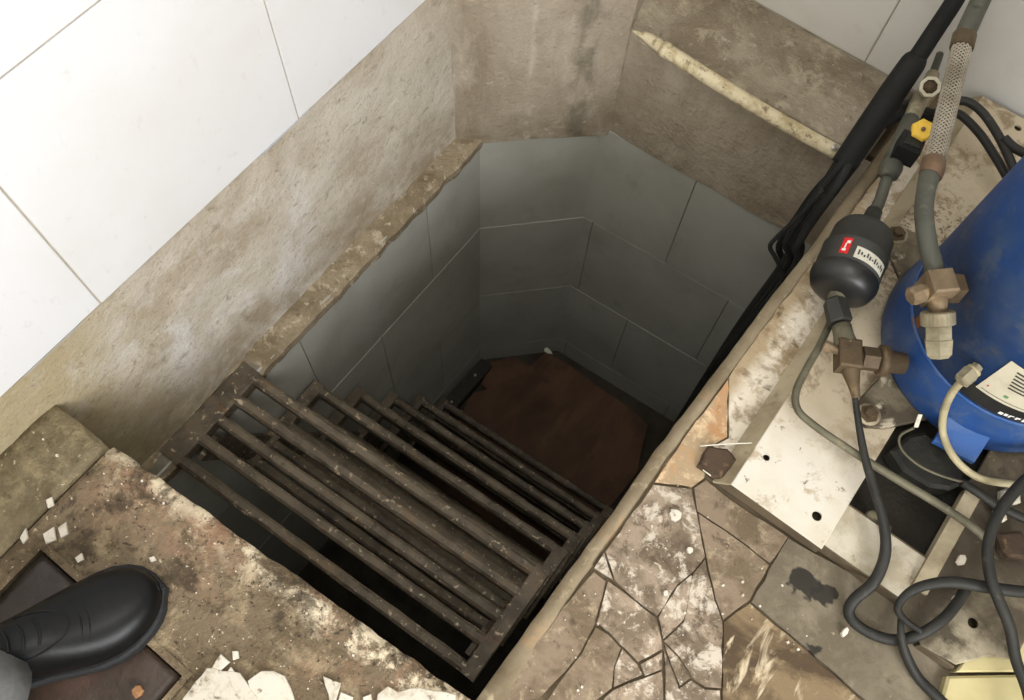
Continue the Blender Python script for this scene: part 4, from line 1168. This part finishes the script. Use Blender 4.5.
# ------------------------------------------------------------------ paint flakes and chips on the landing
FL = [([(207, 668), (240, 673), (252, 690), (262, 704), (178, 706), (190, 690)], 'large curled white paint flake beside the hatch cover'),
      ([(248, 681), (262, 671), (274, 671), (285, 676), (291, 688), (296, 706), (262, 706), (252, 696)], 'rounded white paint flake next to the large curled one'),
      ([(211, 670), (221, 654), (230, 662), (215, 678)], 'small grey white flake at the tip of the large flake'),
      ([(231, 667), (247, 683), (236, 689), (220, 681)], 'pointed white flake between the two larger flakes'),
      ([(323, 676), (341, 683), (335, 704), (330, 704)], 'narrow triangular white flake on the landing'),
      ([(341, 692), (353, 697), (351, 708), (336, 708)], 'small white flake beside the triangular flake'),
      ([(363, 697), (371, 694), (374, 708), (362, 708)], 'small white flake next to the crumbled white strip'),
      ([(378, 694), (388, 686), (398, 692), (412, 688), (430, 690), (456, 695), (455, 710), (375, 710)], 'crumbled white strip near the corner of the landing'),
      ([(232, 651), (238, 651), (239, 658), (233, 660)], 'tiny square white flake above the rounded flake'),
      ([(118, 618), (124, 615), (128, 621), (121, 628)], 'small white chip on the hatch cover near the shoe'),
      ([(46, 500), (52, 497), (54, 505), (48, 508)], 'white chip on the mossy strip by the wall'),
      ([(58, 528), (66, 522), (68, 534), (61, 538)], 'white chip at the slab joint above the hatch cover'),
      ([(20, 538), (26, 528), (28, 538), (23, 544)], 'pale chip on the mossy strip above the hatch corner'),
      ([(43, 534), (54, 527), (56, 540), (46, 544)], 'pale flat chip between slab joint and hatch cover'),
      ([(75, 558), (82, 553), (84, 560), (78, 563)], 'small white chip beside the hatch cover corner'),
      ([(149, 558), (154, 556), (156, 560), (151, 562)], 'tiny white chip in front of the shoe toe')]
for i, (pts, lab) in enumerate(FL):
    R = random.Random(i + 70)
    poly = ragged(pxpoly(pts, .004), .012, .0016, i + 60)
    big = len(pts) > 5
    o = MB().prism(poly, .0005 if i != 9 else -.004, .0075 if big else .006, .001, (R.uniform(-.03, .03), R.uniform(-.03, .03))).build('paint_flake', 'flake')
    tag(o, lab, 'paint flake', 'paint flakes on the landing')
for i, (x, y, z, s_, m, lab) in enumerate([(137, 691, .002, .011, 'chip_orange', 'round orange brown chip on the hatch cover'),
                                           (676, 515, .012, .012, 'flake', 'white chip on the cracked screed beside the pit'),
                                           (690, 550, .010, .006, 'flake', 'tiny white chip beside a crack in the screed'),
                                           (666, 593, .010, .005, 'flake', 'tiny white chip on the broken screed pieces'),
                                           (845, 632, .012, .010, 'flake', 'thin pale splinter on the grey slab')]):
    c_ = at(x, y, z); R = random.Random(i + 7)
    poly = [(c_.x + s_ * R.uniform(.7, 1.1) * math.cos(a_) * (.5 if 'splinter' in lab else 1), c_.y + s_ * R.uniform(.7, 1.1) * math.sin(a_)) for a_ in [2 * math.pi * k / 7 for k in range(7)]]
    tag(MB().prism(poly, z - .006, z + .002, .001).build('chip', m), lab, 'chip')
# crumbs too small to tell apart
mb = MB(); R = random.Random(5)
for i in range(300):
    if R.random() < .6:
        x, y = R.uniform(-.9, -.06), R.uniform(-.36, -.0)
        z = zfl(x, y) + .0006
        if -.76 < x < -.41 and y < -.2: continue
        if y > edge_y(x) - .012 or (x < -.5 and y < -.1): continue
    else:
        x, y = R.uniform(.0, .34), R.uniform(-.05, .62); z = .004
        if x > .1 and y > .5: continue
    s_ = R.choice((.0009, .0012, .0015, .002, .003)); th = R.uniform(0, 3)
    vs = [(x + s_ * math.cos(th + k * 1.57 + R.uniform(-.3, .3)), y + s_ * math.sin(th + k * 1.57), z - .003) for k in range(4)]
    vs += [(x + (a_[0] - x) * .7, y + (a_[1] - y) * .7, z + s_ * .5) for a_ in vs]
    mb.add(vs, [(4, 5, 6, 7)] + [(k, (k + 1) % 4, 4 + (k + 1) % 4, 4 + k) for k in range(4)])
tag(mb.build('crumbs', 'flake'), 'fine white paint crumbs scattered over the floors', 'crumbs', kind='stuff')

# ------------------------------------------------------------------ person: black shoe and grey trouser leg
toe = at(160, 588, .03); tail_ = at(20, 652, .03)
su = (toe - tail_); su.z = 0; su.normalize(); sv_ = Vector((-su.y, su.x, 0))
SLN = .35
heel = toe - su * SLN; heel.z = 0
hz = .0005
pe = empty('person', heel + su * .1, 'person in a black leather shoe and grey trousers standing on the hatch', 'person')
TT = [0, .015, .05, .12, .22, .34, .46, .56, .66, .75, .83, .90, .95, .98, 1.0]
WW = [1.27 * q for q in [.010, .022, .031, .036, .036, .036, .040, .046, .052, .053, .050, .042, .032, .021, .006]]
HH = [1.1 * q for q in [.060, .075, .088, .096, .100, .104, .104, .095, .080, .070, .064, .058, .052, .046, .034]]
CC = [0, 0, 0, 0, 0, -.001, -.003, -.004, -.004, -.003, -.001, .001, .002, .002, .002]


def loft(T_, W_, H_, z0, name, m, parent, grow=0.0, seg=18, power=.75):
    mb = MB(); vs = []
    for t, w_, h, c_ in zip(T_, W_, H_, CC):
        for k in range(seg + 1):
            a_ = math.pi * k / seg
            cx_, sx_ = math.cos(a_), math.sin(a_)
            lat = (w_ + grow) * math.copysign(abs(cx_) ** power, cx_)
            up_ = (h - z0) * (sx_ ** power if sx_ > 0 else 0)
            vs.append(heel + su * (SLN * t + (grow if t > .5 else -grow) * (1 if t in (0, 1.0) else 0)) + sv_ * (lat + c_) + Vector((0, 0, hz + z0 + up_)))
    W1 = seg + 1; n = len(T_)
    fs = [(i * W1 + k, i * W1 + k + 1, (i + 1) * W1 + k + 1, (i + 1) * W1 + k) for i in range(n - 1) for k in range(seg)]
    fs += [(i * W1 + seg, i * W1, (i + 1) * W1, (i + 1) * W1 + seg) for i in range(n - 1)]
    fs += [tuple(range(W1)), tuple((n - 1) * W1 + k for k in range(W1))[::-1]]
    mb.add(vs, fs, True)
    o = mb.build(name, m, parent)
    md = o.modifiers.new('s', 'SUBSURF'); md.levels = 1; md.render_levels = 2
    return o


shoe = loft(TT, WW, HH, .016, 'shoe', 'leather', pe)
out = []
for t, w_, c_ in zip(TT, WW, CC): out.append(heel + su * (SLN * t) + sv_ * (c_ + w_ + .006))
out2 = []
for t, w_, c_ in zip(TT, WW, CC): out2.append(heel + su * (SLN * t) + sv_ * (c_ - w_ - .006))
op = [(p.x, p.y) for p in out2] + [(toe.x + su.x * .006, toe.y + su.y * .006)] + [(p.x, p.y) for p in out[::-1]]
MB().prism(op, hz + .0005, hz + .024, .004).build('sole', 'sole', shoe)


def on_top(t, lat, lift=.001):
    i = max(j for j in range(len(TT) - 1) if TT[j] <= t); f_ = (t - TT[i]) / (TT[i + 1] - TT[i])
    w_ = WW[i] + (WW[i + 1] - WW[i]) * f_; h = HH[i] + (HH[i + 1] - HH[i]) * f_; c_ = CC[i] + (CC[i + 1] - CC[i]) * f_
    q = max(-.98, min(.98, lat / w_)); cx_ = math.copysign(abs(q) ** (1 / .75), q); sx_ = math.sqrt(1 - cx_ * cx_)
    return heel + su * (SLN * t) + sv_ * (lat + c_) + Vector((0, 0, hz + .016 + (h - .016) * sx_ ** .75 + lift))


for t in (.43, .49, .55):
    MB().tube([on_top(t - .015, -.020, .0), on_top(t, -.008, .002), on_top(t, .008, .002), on_top(t - .015, .020, .0)], .0022, 8).build('lace', 'lace', shoe)
MB().tube([on_top(.46, -.034, 0), on_top(.56, -.030, 0), on_top(.63, -.018, 0), on_top(.655, 0, 0), on_top(.63, .018, 0), on_top(.56, .030, 0), on_top(.46, .034, 0)], .0013, 6).build('vamp_seam', 'lace', shoe)
for q in (.69, .72):
    MB().tube([on_top(q - .02, -.040, -.0006), on_top(q, -.02, -.0004), on_top(q + .005, .0, -.0004), on_top(q - .015, .03, -.0006)], .0011, 6).build('crease', 'leather', shoe)
# trouser leg from the cuff over the shoe up to the hip
mb = MB()
ank = at(-32, 696, .11)
RINGS = [(.088, .074, .0), (.10, .0765, .0), (.16, .075, -.004), (.25, .078, -.012), (.36, .084, -.02), (.48, .088, -.022), (.60, .093, -.032), (.74, .10, -.05), (.88, .108, -.07)]
seg = 28
for j, (z, r_, back) in enumerate(RINGS):
    for k in range(seg):
        a_ = 2 * math.pi * k / seg
        w_ = r_ * (1 + .035 * math.sin(3 * a_ + j * 1.3) + .02 * math.sin(7 * a_ + j))
        p = Vector((ank.x, ank.y, 0)) + su * (math.cos(a_) * w_ * 1.05 + back) + sv_ * (math.sin(a_) * w_ * .95 + (-.06 * z))
        mb.v.append((p.x, p.y, z + (.012 * math.cos(a_) if j == 0 else 0)))
for j in range(len(RINGS) - 1):
    for k in range(seg):
        mb.f.append((j * seg + k, j * seg + (k + 1) % seg, (j + 1) * seg + (k + 1) % seg, (j + 1) * seg + k)); mb.sm.append(True)
mb.f.append(tuple((len(RINGS) - 1) * seg + k for k in range(seg))); mb.sm.append(False)
mb.build('trouser_leg', 'trouser', pe)

# ------------------------------------------------------------------ ceiling lamp, unseen, added to fill in the floor and pit
LX, LY = -.05, .10
cl = empty('added_ceiling_lamp', (LX, LY, ZC), 'unseen white ceiling panel lamp added above the pit', 'lamp')
MB().box((LX - .34, LY - .64, ZC - .05), (LX + .34, LY + .64, ZC)).build('housing', 'lamp_white', cl)
lamp = area('added_lamp_fill', (LX, LY, ZC - .056), (0, 0, 0), .6, 1.2, LAMP_POWER, (1.0, .985, .96))
lamp.parent = cl; lamp.matrix_parent_inverse = Matrix.Translation(cl.location).inverted()
